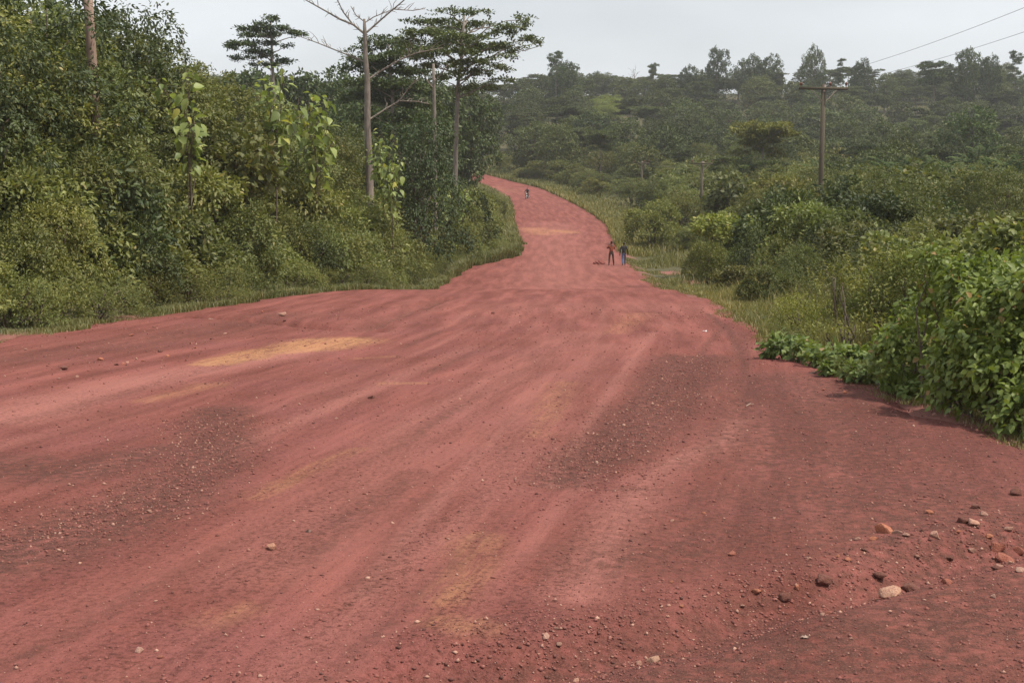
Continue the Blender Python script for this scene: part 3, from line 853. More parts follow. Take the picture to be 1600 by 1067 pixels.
GL = 'bushes of the left roadside thicket'
LL_ = 'leafy green bush merging into the thicket along the left side of the road'
LT_ = 'small leafy tree merging into the tall thicket left of the road'
r = np.random.default_rng(200)
def zone(px):
    return ['at the left border', 'below the wooden pole', 'right of the wooden pole', 'left of the bare tree', 'right of the bare tree', 'inside the road bend'][int(np.searchsorted([70, 210, 400, 560, 690], px))]
for d in list(np.arange(22, 108, 1.7)) + list(np.arange(109, 180, 3.5)):
    for off, kind in ((0.9, 'weed'), (2.1, 'bush'), (3.9, 'bush'), (6.3, 'tree'), (9.6, 'tree'), (14.0, 'tree')):
        if off > 8 and d > 62 or off < 1.5 and d > 108: continue
        if off > 5 and d > 98: continue
        if kind == 'tree' and r.random() < 0.30: continue
        if kind == 'bush' and r.random() < (0.05 if off < 3 else 0.16): continue
        y = d + r.normal(0, 0.5) + (off * 0.35 if d < 60 else 0)
        x = float(Ledge(y)) - off - (0.3 + 0.7 * float(sst(36, 60, y))) + r.normal(0, 0.35)
        px = px_of(x, y)
        if px < -160 or px > 815: continue
        g = gzf(x, y)
        hmax = top_at(y, px, LEFT_TOP) - g
        want = {'weed': r.uniform(0.9, 1.6), 'bush': (2.7 if off < 3 else 4.6) * r.uniform(0.6, 1.35), 'tree': (7.2 if off < 8 else 10.5) * r.uniform(0.7, 1.2)}[kind]
        h = min(want, hmax * r.uniform(0.9, 1.03))
        if h < 0.5: continue
        if kind == 'tree' and h > 3.0:
            proto = (SMALL + SMALL + SMALL + VINED[:1])[int(r.integers(0, 13))]
            s = h / 8.8
            plant('thicket_tree', proto, (x, y, g), r.uniform(0, 6.28), (max(s, 0.55) * r.uniform(.95, 1.15), max(s, 0.55), s), tintc(r, 0.0, 0.02), ('small leafy tree in the top of the left thicket, ' if off > 8 else 'small leafy tree halfway up the left thicket, ') + zone(px), 'tree', 'small trees of the left thicket')
        elif kind == 'weed':
            s = h / 1.5
            plant('roadside_weed', WEED[int(r.integers(0, 3))], (x, y, g), r.uniform(0, 6.28), (1.0 * r.uniform(.9, 1.3), 1.0, s), tintc(r, -0.08, 0.06), 'low weed clump at the foot of the left thicket, ' + zone(px), 'weed', 'weeds along the left road edge')
        else:
            s = min(h, 5.6) / 3.0
            plant('thicket_bush', (BUSH + BUSH + BUSH + DARKB)[int(r.integers(0, 17))], (x, y, g), r.uniform(0, 6.28), (max(.75, s * .85) * r.uniform(.9, 1.2), max(.75, s * .85), s), tintc(r, -0.05, 0.04), ('leafy bush in the front row of the left thicket, ' if off < 3 else 'leafy bush in the second row of the left thicket, ') + zone(px), 'bush', GL)

def plant_px(name, proto, px, top, d, h0, label, cat, group=None, color=(1, 1, 1), wide=1.0, seed=0, base_z=None):
    rr = np.random.default_rng(seed + int(px * 3 + top))
    x, y, zt = P(px, top, d)
    g = gzf(x, y) if base_z is None else base_z
    s = (zt - g) / h0
    return plant(name, proto, (x, y, g), rr.uniform(0, 6.28), (s * wide, s * wide, s), color, label, cat, group)

# big-leaved saplings standing out of the thicket
for px, top, d, lab, wd, k in ((290, 106, 49.5, 'tall sapling with large pale drooping leaves rising beside the blank thicket skyline, left', 0.75, 0),
                            (425, 102, 59.5, 'broad large-leaved sapling at the right-hand crest of the left thicket', 0.8, 1),
                            (487, 146, 62.5, 'large-leaved pale sapling below the crest of the thicket, left of the bare tree', 0.8, 2),
                            (598, 206, 71, 'large-leaved sapling in front of the foot of the bare tree', 0.7, 1),
                            (612, 248, 70, 'pale large-leaved sapling at the near edge of the dark vine-covered tree', 0.75, 0),
                            (692, 278, 95, 'large-leaved sapling right of the dark vine-covered tree, beside the road bend', 0.8, 2),
                            (722, 288, 100, 'large-leaved sapling nearest the road bend on the left verge', 0.8, 1)):
    plant_px('large_leaved_sapling', BIGL[k], px, top, d, 8.0, lab, 'sapling', 'large-leaved saplings in the left thicket', (1.35, 1.35, 1.2), wd * 1.25)
plant_px('climbing_shoot', bigleaf_proto(66, h=9.5, n_stem=2, leaf=0.24), 284, 46, 50, 9.5, 'thin leafy shoot standing above the thicket against the sky', 'sapling', None, (0.45, 0.48, 0.45), 0.5)
plant_px('thicket_tree', VINED[1], 168, -12, 57, 8.6, 'dark rounded leafy tree behind the bare wooden pole on the left', 'tree', None, (1, 1, 1), 0.95)
plant_px('thicket_tree', VINED[0], 20, -60, 46, 8.6, 'dark tall leafy tree in the upper left corner of the picture', 'tree', None, (0.9, 0.95, 0.95), 1.0)

# tall wooden pole in the thicket
px_, py_, d_ = 147, 100, 46.5
xb, yb, _ = P(147, 100, d_)
gb = gzf(xb, yb)
e = bpy.data.objects.new('wooden_pole', None); COL.objects.link(e); e.location = (xb, yb, gb)
tag(e, 'tall weathered wooden pole rising out of the thicket at upper left', 'pole')
tb = Tubes(); hh = 11.5
tb.add([(0.02, 0, -0.6), (0.0, 0, 3), (-0.03, 0.01, 6), (-0.09, 0.0, 9), (-0.14, 0, hh)], [.20, .185, .175, .17, .16], 14)
link('shaft', tb.mesh('shaft', M['pole_wood']), e)
tb = Tubes(); tb.add([(-0.14, 0, hh - .001), (-0.14, 0, hh + 0.10)], [.17, .03], 14)
link('cap', tb.mesh('cap', M['iron']), e)

# dark vine-covered tree beside the bend
plant_px('vine_covered_tree', VINED[1], 645, 172, 84, 8.6, 'dark dense vine-covered tree behind the thicket where the road bends', 'tree', None, (0.85, 0.95, 0.95), 0.88)

# ------------------------------------------------------------------ bare tree
def limb_tree(name, label, base_px, d, trunk, limbs, mat, cat='tree', r_scale=1.0, seed=5):
    rr = np.random.default_rng(seed)
    x0, y0, _ = P(base_px[0], base_px[1], d); g = gzf(x0, y0)
    o0 = np.array([x0, y0, g])
    e = bpy.data.objects.new(name, None); COL.objects.link(e); e.location = o0
    tag(e, label, cat)
    tb = Tubes()
    pts = [np.array([0, 0, -0.5])] + [np.array(P(a, b, d)) - o0 for a, b, w in trunk]
    tb.add(pts, [trunk[0][2] * 1.25 * d / F / 2] + [w * d / F / 2 for a, b, w in trunk], 9)
    link('trunk', tb.mesh('trunk', M[mat]), e)
    for bi, limb in enumerate(limbs):
        tb = Tubes()
        depth = rr.normal(0, 1.0) * 0.35
        p = []
        n = len(limb)
        off0 = limb[0][3] if len(limb[0]) > 3 else 0.0
        for i, q in enumerate(limb):
            dd = d + off0 + depth * (i / (n - 1)) * n
            p.append(np.array(P(q[0], q[1], dd)) - o0)
        wid = [q[2] * 0.72 * d / F / 2 for q in limb]
        tb.add(p, wid, 6)
        for i in range(1, n):                       # fine twigs
            for k in range(5):
                s = p[i - 1] + (p[i] - p[i - 1]) * rr.random()
                L = np.linalg.norm(p[i] - p[i - 1]) * rr.uniform(0.25, 0.6)
                dirn = unit(unit(p[i] - p[i - 1]) * 0.8 + rr.normal(0, .55, 3) + np.array([0, 0, .25]))
                tb.add(bend(s, s + dirn * L, 4, 0.05, rr), np.linspace(min(0.022, wid[i]), 0.008, 4), 4)
        link('branch', tb.mesh('branch', M[mat]), e)
    return e

limb_tree('bare_tree', 'leafless pale-trunked tree with spreading branches against the sky, rising from the thicket', (577, 270), 76,
          [(577, 262, 12), (574, 200, 10), (574, 125, 9), (571, 90, 7.5), (570, 50, 6), (569, 30, 3.5)],
          [[(568, 52, 5), (552, 39, 4.4), (530, 30, 4), (511, 19, 3.2), (477, 0, 2.5), (455, -14, 1.5)],
           [(550, 37, 3.2), (536, 19, 2.6), (527, 0, 2), (522, -15, 1.5)],
           [(573, 51, 4.5), (599, 28, 3.4), (630, 2, 2.4), (645, -12, 1.6)],
           [(615, 15, 2.2), (645, 17, 1.8), (664, 14, 1.2)],
           [(569, 34, 2.5), (556, 24, 2), (548, 10, 1.4)],
           [(570, 36, 2.5), (584, 27, 2.2), (614, 15, 1.5)],
           [(569, 97, 3.6), (545, 87, 3.2), (530, 81, 2.8), (495, 67, 2.2), (470, 58, 1.6)],
           [(574, 125, 4.2), (599, 109, 3.6), (630, 91, 3), (652, 83, 2.5), (692, 75, 1.6)],
           [(636, 89, 2.2), (641, 69, 1.5)],
           [(577, 187, 3.8), (605, 169, 3.2), (624, 158, 2.5), (652, 159, 2), (671, 163, 1.5)],
           [(624, 158, 2.2), (645, 130, 1.8), (655, 122, 1.2)]], 'bark_grey')

# ------------------------------------------------------------------ tall layered trees
def plate_tree(label, d, trunk, plates, seed, color, leaf=0.26, thick=7, trunk_r=0.25):
    """trunk and plates given as seen at depth d; each plate gets its own depth within the crown"""
    r = np.random.default_rng(seed)
    x0, y0, _ = P(trunk[0][0], trunk[0][1], d); g = gzf(x0, y0); o0 = np.array([x0, y0, g])
    pts = [np.array([0, 0, -0.6])] + [np.array(P(a, b, d)) - o0 for a, b in trunk]
    xm = np.mean([p[0] for p in plates]); half = max(abs(p[0] - xm) for p in plates)
    pl = []
    for px, py, hw in plates:
        room = math.sqrt(max(0.05, 1 - ((px - xm) / (half * 1.15)) ** 2)) * half * d / F
        dy = r.uniform(-1, 1) * room * 0.85
        c = np.array(P(px, py, d + dy)) - o0
        a = hw * d / F
        pl.append((c[0], c[1], c[2] - 0.1, a, a * r.uniform(.6, .9), thick * d / F * r.uniform(.3, .6)))
    proto = plates_mesh(pl, None, None, leaf, 'leaf_forest', 'bark_grey', r, pts, np.linspace(trunk_r, 0.09, len(pts)), 1.2)
    return plant('layered_tree', proto, o0, 0, 1, color, label, 'tree')
plate_tree('tall tree with a layered spreading crown left of where the road disappears', 110, [(711, 285), (713, 200), (716, 130), (722, 80), (725, 25)],
           [(696, 17, 22), (743, 19, 22), (650, 33, 22), (690, 34, 30), (730, 38, 28), (668, 50, 36), (640, 64, 26), (720, 58, 40), (766, 35, 14), (816, 27, 16), (828, 34, 14), (800, 42, 24), (785, 52, 28),
            (822, 60, 22), (845, 67, 10), (790, 70, 28), (756, 74, 38), (700, 80, 46), (652, 88, 32), (812, 78, 18), (786, 90, 20), (740, 96, 38), (690, 102, 42), (772, 106, 26), (738, 114, 36), (700, 120, 28), (778, 124, 22), (752, 134, 24), (722, 138, 20), (712, 66, 40), (670, 72, 36), (700, 46, 36)], 301, (1.05, 1.05, 0.9), 0.28, 10)
plate_tree('dark layered tree directly behind the bare tree', 126, [(612, 290), (614, 200), (612, 130), (606, 70)],
           [(590, 64, 26), (562, 78, 22), (610, 72, 36), (632, 60, 20), (626, 86, 36), (582, 92, 40), (556, 104, 26), (602, 110, 42), (642, 112, 32), (572, 130, 36), (622, 134, 42), (652, 142, 32), (566, 154, 34), (616, 160, 42), (660, 166, 30), (600, 184, 42), (642, 186, 36), (585, 205, 36), (630, 210, 40), (600, 100, 40), (590, 145, 40)], 302, (0.8, 0.9, 0.8), 0.32, 17)
plate_tree('flat-topped layered tree against the sky above the left thicket', 150, [(428, 160), (426, 110), (424, 60), (423, 34)],
           [(423, 28, 17), (408, 37, 14), (394, 45, 24), (424, 43, 26), (468, 53, 14), (447, 50, 24), (402, 54, 34), (360, 73, 16), (378, 68, 24), (408, 67, 30), (448, 71, 11), (400, 80, 24), (384, 90, 20), (441, 95, 18), (422, 88, 16), (410, 100, 24)], 303, (0.75, 0.85, 0.85), 0.32, 6)
limb_tree('slender_tree', 'slender pinkish bare trunk between the bare tree and the tall layered tree', (680, 275), 98, [(680, 262, 6), (679, 190, 5.5), (678, 140, 5), (677, 100, 4)],
          [[(679, 140, 2.5), (668, 128, 2), (660, 115, 1.5)], [(678, 130, 2.5), (690, 115, 2), (700, 100, 1.5)]], 'bark_grey')

# ------------------------------------------------------------------ right side shrubs
def rzone(px):
    return ['left of the farthest pole', 'left of the second pole', 'left of the tall pole', 'under the tall pole', 'right of the tall pole', 'towards the right border'][int(np.searchsorted([1000, 1095, 1230, 1330, 1480], px))]
def field(r, d0, d1, step, table, xlo, xhi, protos, h0, wfun, label, cat, group, name, dark=0.0, warm=0.05, edge=1.2, hmin=0.7, minh=0.45):
    d = d0
    while d < d1:
        x = float(Redge(d)) + edge + r.uniform(0, step)
        while px_of(x, d) < xhi:
            yy = d + r.uniform(-.5, .5) * step; xx = x + r.normal(0, step * 0.2)
            px = px_of(xx, yy)
            if px > xlo and xx > float(Redge(yy)) + edge * 0.8:
                g = gzf(xx, yy)
                h = (top_at(yy, px, table) - g) * r.uniform(hmin, 1.02)
                if 1070 < px < 1124 and yy < 143: h = min(h, top_at(yy, px, [(0, 352), (1, 352)]) - g)
                if 985 < px < 1022 and yy < 205: h = min(h, top_at(yy, px, [(0, 318), (1, 318)]) - g)
                k = wfun(xx, yy, h, r)
                if h > minh and k is not None:
                    h = min(h, k)
                    pr = protos[int(r.integers(0, len(protos)))]
                    ph = 8.8 if pr in SMALL else (1.6 if pr in WEED else 3.0)
                    if ph > 5 and h < 3.5: pr, ph = BUSH[1], 3.0
                    s = h / ph
                    ws = max(s, 0.6 * step / (6.5 if ph > 5 else (2.2 if ph < 2 else 3.6))) * r.uniform(.9, 1.2)
                    plant(name, pr, (xx, yy, g), r.uniform(0, 6.28), (ws, ws, s), tintc(r, dark, warm), label + ', ' + rzone(px), cat, group)
            x += step * r.uniform(0.8, 1.25)
        d += step * 0.8

R_NEAR = [(1050, 470), (1100, 440), (1150, 400), (1200, 345), (1260, 300), (1330, 318), (1400, 320), (1480, 330), (1600, 330), (1800, 320)]
R_MID = [(880, 262), (930, 290), (960, 310), (1000, 315), (1060, 330), (1100, 330), (1150, 310), (1200, 285), (1300, 262), (1400, 268), (1500, 262), (1600, 262), (1800, 260)]
r = np.random.default_rng(400)
field(r, 34, 62, 3.0, R_NEAR, 1060, 1690, BUSH + DARKB + WEED, 2.6, lambda x, y, h, r: min(4.8, 0.6 + 0.37 * (x - float(Redge(y)))) if r.random() < 0.85 else None,
      'leafy bush in the near roadside scrub', 'bush', 'scrub bushes right of the road', 'scrub_bush', 0.15, 0.05, 2.4)
field(r, 62, 118, 4.6, R_MID, 930, 1690, BUSH + DARKB + SMALL, 3.1, lambda x, y, h, r: min(6.0, 0.6 + 0.46 * (x - float(Redge(y)))) if r.random() < 0.85 else None,
      'leafy bush in the middle belt of scrub', 'bush', 'scrub belt right of the road', 'scrub_bush', 0.16, 0.04, 6.0)
field(r, 118, 235, 9.0, [(700, 262), (880, 252), (960, 262), (1000, 250), (1100, 245), (1200, 225), (1400, 230), (1600, 225), (1800, 225)], 820, 1690, BUSH + SMALL, 3.1,
      lambda x, y, h, r: min(8.0, 1.0 + 0.42 * (x - float(Redge(y)))) if r.random() < 0.9 else None,
      'leafy bush in the distant scrub beyond the walkers', 'bush', 'distant scrub right of the bend', 'scrub_bush', 0.12, 0.03, 3.0)
field(r, 236, 335, 10.0, [(500, 235), (700, 238), (800, 235), (900, 215), (1000, 210), (1200, 200), (1600, 200), (1800, 200)], 640, 1690, BUSH + SMALL, 3.1,
      lambda x, y, h, r: min(8.5, 1.2 + 0.45 * (x - float(Redge(y)))) if (x - float(Redge(y))) < 42 else None,
      'leafy bush on the slope beyond the last road bend', 'bush', 'bushes behind the farthest bend', 'scrub_bush', 0.12, 0.03, 2.5)
# named single bushes
plant_px('scrub_bush', BUSH[2], 1140, 333, 84, 3.0, 'bright yellow-green spreading bush in front of the second utility pole', 'bush', None, (1.3, 1.3, 0.85), 1.25)
plant_px('scrub_bush', BUSH[2], 1255, 315, 60, 3.0, 'large grey-green bush under the tall utility pole', 'bush', None, (1.2, 1.25, 1.2), 0.85)
plant_px('scrub_bush', BUSH[1], 1025, 308, 118, 3.0, 'rounded bush standing beyond the grass behind the two walkers', 'bush', None, (1.15, 1.1, 0.9), 1.1)

for pr_, px, top, d, col, wd, lab in (
    (DARKB[1], 1225, 296, 66, (1.3, 1.3, 1.2), 0.85, 'dark grey-green bush left of the foot of the tall utility pole'),
    (BUSH[1], 1312, 318, 58, (0.85, 0.9, 0.8), 0.9, 'dense mid-green bush right of the foot of the tall utility pole'),
    (DARKB[0], 1180, 352, 64, (1.4, 1.35, 1.1), 0.8, 'low dark bush between the yellow-green bush and the tall utility pole'),
    (BUSH[3], 1402, 322, 60, (0.8, 0.88, 0.75), 0.95, 'broad green bush above the left end of the foreground vine bush'),
    (DARKB[1], 1475, 312, 66, (1.2, 1.25, 1.1), 1.0, 'dark bush behind the top of the foreground vine bush'),
    (BUSH[0], 1110, 372, 70, (0.95, 0.92, 0.75), 0.9, 'fine-leaved olive bush under the second utility pole'),
    (DARKB[0], 1560, 305, 70, (1.2, 1.25, 1.1), 1.0, 'dark bush in the scrub nearest the right border')):
    plant_px('scrub_bush', pr_, px, top, d, 3.0, lab, 'bush', None, col, wd)
r = np.random.default_rng(430)
for i in range(20):
    d = r.uniform(26, 58); x = float(Redge(d)) + r.uniform(1.6, 9)
    px = px_of(x, d)
    if px > 1660: continue
    h = r.uniform(1.3, 2.6)
    plant('thin_sapling', SPARSE[i % 3], (x, d, gzf(x, d)), r.uniform(0, 6), (h / 3.2 * 0.8, h / 3.2 * 0.8, h / 3.2), tintc(r, 0.0, 0.08), 'thin sparse-leaved sapling in the dry grass right of the road, ' + rzone(px), 'sapling', 'thin saplings in the right verge grass')
# oil palms in the valley on the right
for i, (px, top, d, k) in enumerate([(1405, 232, 128, 1), (1450, 240, 120, 0), (1555, 232, 118, 1), (1600, 236, 112, 0), (1330, 244, 140, 0), (1500, 246, 110, 0), (1370, 262, 100, 0), (1575, 268, 98, 0), (1650, 240, 120, 1), (1290, 236, 160, 1), (1160, 238, 175, 0), (1425, 222, 165, 2), (1530, 218, 160, 2)]):
    plant_px('oil_palm', PALM[k], px, top, d, (4.0 + 1.5 * k) + 4.0, 'oil palm among the scrub on the right, in front of the forest', 'palm', 'oil palms right of the road', (0.95, 1.0, 1.0), 1.0)

# ------------------------------------------------------------------ far forest
FOR_TOP = [(-200, 60), (300, 112), (400, 118), (520, 130), (560, 128), (720, 132), (800, 122), (850, 112), (900, 108), (960, 118), (1000, 118), (1060, 112), (1100, 112), (1180, 104), (1250, 100), (1300, 102), (1370, 108), (1430, 104), (1480, 98), (1600, 98), (1800, 92)]
r = np.random.default_rng(500)
count = 0
spots = []
d = 140.0
while d < 545:
    step = 10.5 if d < 300 else 11.0
    x = -0.46 * d - 10 + r.uniform(0, step)
    while x < 0.46 * d + 14:
        xx = x + r.normal(0, step * 0.22); yy = d + r.normal(0, step * 0.25)
        spots.append((xx, yy)); x += step * r.uniform(0.95, 1.35)
    d += step * (1.15 if d < 300 else 1.5)
skyline = np.full(2000, 2000.0)          # lowest picture row already covered by nearer crowns
for xx, yy in sorted(spots, key=lambda q: q[1]):
    px = px_of(xx, yy)
    if yy < 325 and (xx > float(Ledge(yy)) - 7 and xx < float(Redge(yy)) + (16 if yy < 240 else 7)): continue
    if px > 1670 or px < 640 and 200 < yy < 400 or px < 240: continue
    g = gzf(xx, yy)
    lim = top_at(yy, px, FOR_TOP) - g
    nat = r.uniform(8, 12.5) if yy > 220 else r.uniform(7, 11)
    if xx > 0 and yy < 230: nat = min(nat, 4.5 + 0.16 * (xx - float(Redge(yy))) + 1.5)
    h = min(nat, lim * r.uniform(0.88, 1.02))
    if h < 4: continue
    if 915 < px < 995 and 360 < yy < 460: continue
    u = r.random()
    wide = r.uniform(0.8, 1.15)
    col = tintc(r, 0.02, 0.03)
    if u < 0.70:
        pr, h0, w0 = FOR[int(r.integers(0, 7))], 15, 14
    elif u < 0.90:
        pr, h0, w0 = UMB[int(r.integers(0, 3))], 16.5, 15
    else:
        pr, h0, w0 = TIER[int(r.integers(0, 2))], 19, 11
    s = h / h0
    top_row = 250 - F * (g + h) / yy
    half = max(2, int(F * w0 * 0.30 * max(s, 0.64 if yy < 300 else 0.92) / yy))
    c0, c1 = int(np.clip(px - half, -190, 1790)) + 200, int(np.clip(px + half, -189, 1791)) + 201
    seg = skyline[c0:c1]
    if (seg > top_row + 4).mean() < 0.55: continue            # the photo shows nothing of it
    skyline[c0:c1] = np.minimum(seg, top_row + 3)
    ws = max(s, 0.64 if yy < 300 else 0.92) * wide
    band = 0 if yy < 210 else (1 if yy < 330 else 2)
    if px < 800:
        lab = ['leafy tree of the wood behind the left thicket, near its foot', 'leafy tree of the hazy wood glimpsed behind the tall layered tree', 'leafy tree on the far ridge glimpsed behind the tall layered tree'][band]
    elif px < 1050:
        lab = ['leafy tree low beside the road bend, in front of the wooded slope', 'leafy tree halfway up the wooded slope straight above the road bend', 'leafy tree on the far ridge straight above the road bend'][band]
    elif px < 1290:
        lab = ['leafy tree at the valley foot between the two nearer utility poles', 'leafy tree halfway up the wooded slope between the two nearer utility poles', 'leafy tree on the far ridge left of the tall utility pole'][band]
    else:
        side = 'just right of the tall utility pole' if px < 1400 else ('below the power wires' if px < 1520 else 'by the right border')
        lab = ['leafy tree at the valley foot, ', 'leafy tree halfway up the wooded slope, ', 'leafy tree on the far ridge, '][band] + side
    plant('forest_tree', pr, (xx, yy, g), r.uniform(0, 6.28), (ws, ws, s), col, lab, 'tree', 'trees of the far wooded hillside')
    count += 1
print('forest trees', count)

# light green clearing on the hill
r = np.random.default_rng(510)
for i in range(12):
    px = r.uniform(925, 990); d = r.uniform(385, 440)
    x, y, zt = P(px, r.uniform(112, 150), d)
    plant('regrowth_bush', BUSH[i % 5], (x, y, gzf(x, y)), r.uniform(0, 6), (2.4, 2.4, 1.6), (1.25, 1.3, 1.0), 'pale green bush in the clearing high on the far hillside', 'bush', 'pale bushes of the hillside clearing')

# single trees that can be told apart
for nm, pr, px, top, d, h0, col, wd, lab in (
    ('forest_tree', FOR[0], 452, 108, 172, 15, (0.75, 0.85, 0.75), 0.85, 'dark crown just right under the flat-topped tree on the left'),
    ('forest_tree', FOR[3], 385, 106, 170, 15, (0.75, 0.85, 0.75), 0.85, 'dark crown just left under the flat-topped tree on the left'),
    ('forest_tree', FOR[2], 505, 116, 180, 15, (0.8, 0.9, 0.8), 0.8, 'dark crown between the flat-topped tree and the bare tree'),
    ('forest_tree', FOR[4], 590, 118, 165, 15, (0.7, 0.8, 0.7), 0.9, 'dense dark crown filling the gap behind the dark layered tree'),
    ('forest_tree', FOR[2], 655, 112, 170, 15, (0.75, 0.85, 0.72), 0.85, 'dense dark crown between the two layered trees, behind the slender trunk'),
    ('forest_tree', FOR[5], 725, 132, 180, 15, (0.8, 0.9, 0.75), 0.7, 'dense dark crown behind the lower branches of the tall layered tree'),
    ('forest_tree', FOR[6], 540, 128, 175, 15, (0.75, 0.85, 0.75), 0.75, 'dark crown at the left end of the trees behind the bare tree'),
    ('forest_tree', FOR[1], 560, 150, 150, 15, (0.85, 0.95, 0.8), 0.8, 'dark rounded tree in the gap just left of the bare tree trunk'),
    ('forest_tree', FOR[3], 668, 158, 150, 15, (0.85, 0.95, 0.8), 0.75, 'rounded tree behind the dark vine-covered tree, right of the bare trunk'),
    ('forest_tree', FOR[6], 748, 178, 300, 15, (0.85, 0.95, 0.8), 0.85, 'rounded tree just right of the tall layered trunk, behind the road end'),
    ('forest_tree', UMB[1], 770, 158, 290, 16.6, (0.85, 0.95, 0.8), 0.8, 'flat-topped tree behind the road end, right of the tall layered tree'),
    ('forest_tree', FOR[0], 700, 190, 190, 15, (0.85, 0.95, 0.8), 0.75, 'small rounded tree immediately behind the tall layered trunk'),
    ('skyline_tree', TIER[0], 868, 76, 380, 19.2, (0.8, 0.95, 1.1), 0.55, 'layered tree on the skyline just right of the tall layered tree'),
    ('skyline_tree', FOR[0], 884, 94, 395, 15, (0.75, 0.85, 0.9), 0.75, 'dark round-headed tree on the skyline above the road bend'),
    ('skyline_tree', BARE[0], 992, 102, 470, 14.5, (1, 1, 1), 0.8, 'pale leafless tree on the skyline, left of the thin flat-topped one'),
    ('skyline_tree', UMB[1], 1021, 96, 480, 16.8, (1.2, 1.2, 1.2), 0.42, 'thin pale flat-topped tree on the skyline near the centre'),
    ('skyline_tree', FOR[3], 1122, 74, 440, 15, (0.6, 0.72, 0.75), 0.55, 'dark ragged tallest tree on the skyline right of centre'),
    ('skyline_tree', FOR[4], 1075, 103, 440, 15, (0.6, 0.72, 0.75), 0.6, 'dark tree on the skyline left of the tallest ragged tree'),
    ('skyline_tree', FOR[5], 1176, 86, 450, 15, (0.75, 0.85, 0.85), 0.7, 'rounded skyline tree right of the tallest ragged tree, left of two'),
    ('skyline_tree', FOR[6], 1205, 86, 450, 15, (0.75, 0.85, 0.85), 0.7, 'rounded skyline tree right of the tallest ragged tree, right of two'),
    ('skyline_tree', FOR[1], 1273, 72, 430, 15, (0.95, 1.0, 1.0), 0.5, 'narrow tall tree on the skyline above the tall utility pole'),
    ('skyline_tree', FOR[2], 1345, 94, 420, 15, (0.6, 0.7, 0.72), 0.5, 'small dark tree on the skyline right of the tall utility pole'),
    ('skyline_tree', TIER[1], 1315, 90, 430, 19.2, (0.9, 1, 1), 0.45, 'slim layered tree on the skyline between the narrow tree and the small dark one'),
    ('skyline_tree', UMB[0], 1462, 86, 400, 16.6, (0.75, 0.85, 0.8), 0.8, 'flat-topped dark tree on the skyline under the power wires'),
    ('skyline_tree', FOR[0], 1512, 74, 400, 15, (0.9, 1.0, 0.9), 0.5, 'pointed tree on the skyline where the power wires meet it'),
    ('skyline_tree', FOR[3], 1548, 86, 400, 15, (0.65, 0.75, 0.75), 0.5, 'dark rounded tree on the skyline near the right border'),
    ('skyline_tree', TIER[0], 1588, 76, 400, 19.2, (0.8, 0.9, 0.9), 0.5, 'thin tree on the skyline at the right border'),
    ('brown_tree', UMB[2], 1195, 180, 178, 16.6, (2.1, 1.65, 1.15), 0.95, 'brownish flat-topped tree left of the tall utility pole'),
    ('forest_tree', FOR[2], 1520, 172, 215, 15, (0.95, 1.1, 0.85), 0.95, 'dense green rounded tree in the valley near the right border'),
    ('forest_tree', FOR[5], 925, 172, 300, 15, (0.75, 0.85, 0.85), 0.9, 'dark rounded tree on the slope straight above the road bend'),
    ('forest_tree', UMB[0], 860, 190, 285, 16.6, (1.0, 1.1, 0.9), 0.9, 'wide flat-topped tree on the slope above the motorcycle')):
    plant_px(nm, pr, px, top, d, h0, lab, 'tree', None, col, wd)

# undergrowth that closes the forest floor: nobody could count it
r = np.random.default_rng(520)
n = 150000
yy = 120 + 420 * r.random(n) ** 0.8
xx = (r.random(n) * 2 - 1) * (0.47 * yy + 12)
far = (np.maximum(Ledge(np.minimum(yy, 325)) - xx, xx - Redge(np.minimum(yy, 325))) > 3.0) | (yy > 327)
vis = far & ((xx / yy) > -0.32)
xx = xx[vis]; yy = yy[vis]
edge = np.maximum(Ledge(yy) - xx, xx - Redge(yy)); edge = np.where(yy > 326, 30, edge)
clump = 0.5 + 0.5 * wavy(xx, yy, 0.35, 41)
hgt = np.clip((0.5 + 3.2 * clump) * np.clip(edge / 10, 0.15, 1), 0.2, 4) * r.random(len(xx)) ** 0.6
Pn = np.stack([xx, yy, gz(xx, yy) + hgt], 1); m = len(Pn)
L = np.interp(yy, [120, 500], [0.28, 0.6]) * r.uniform(.6, 1.3, m)
ug = leaf_mesh('undergrowth', Pn, r.normal(0, 1, (m, 3)) + np.array([0, 0, .2]), unit(np.array([0, -.3, 1.0]) + r.normal(0, .5, (m, 3))), L, L * 0.6, M['leaf_forest'], r, 'diamond', .1,
               np.clip(0.2 + 0.5 * clump + 0.3 * r.random(m), 0, .88))
uo = link('undergrowth', ug); uo.color = (1.0, 1.0, 0.9, 1)
tag(uo, 'low leafy undergrowth covering the slopes between road and forest', 'undergrowth', kind='stuff')

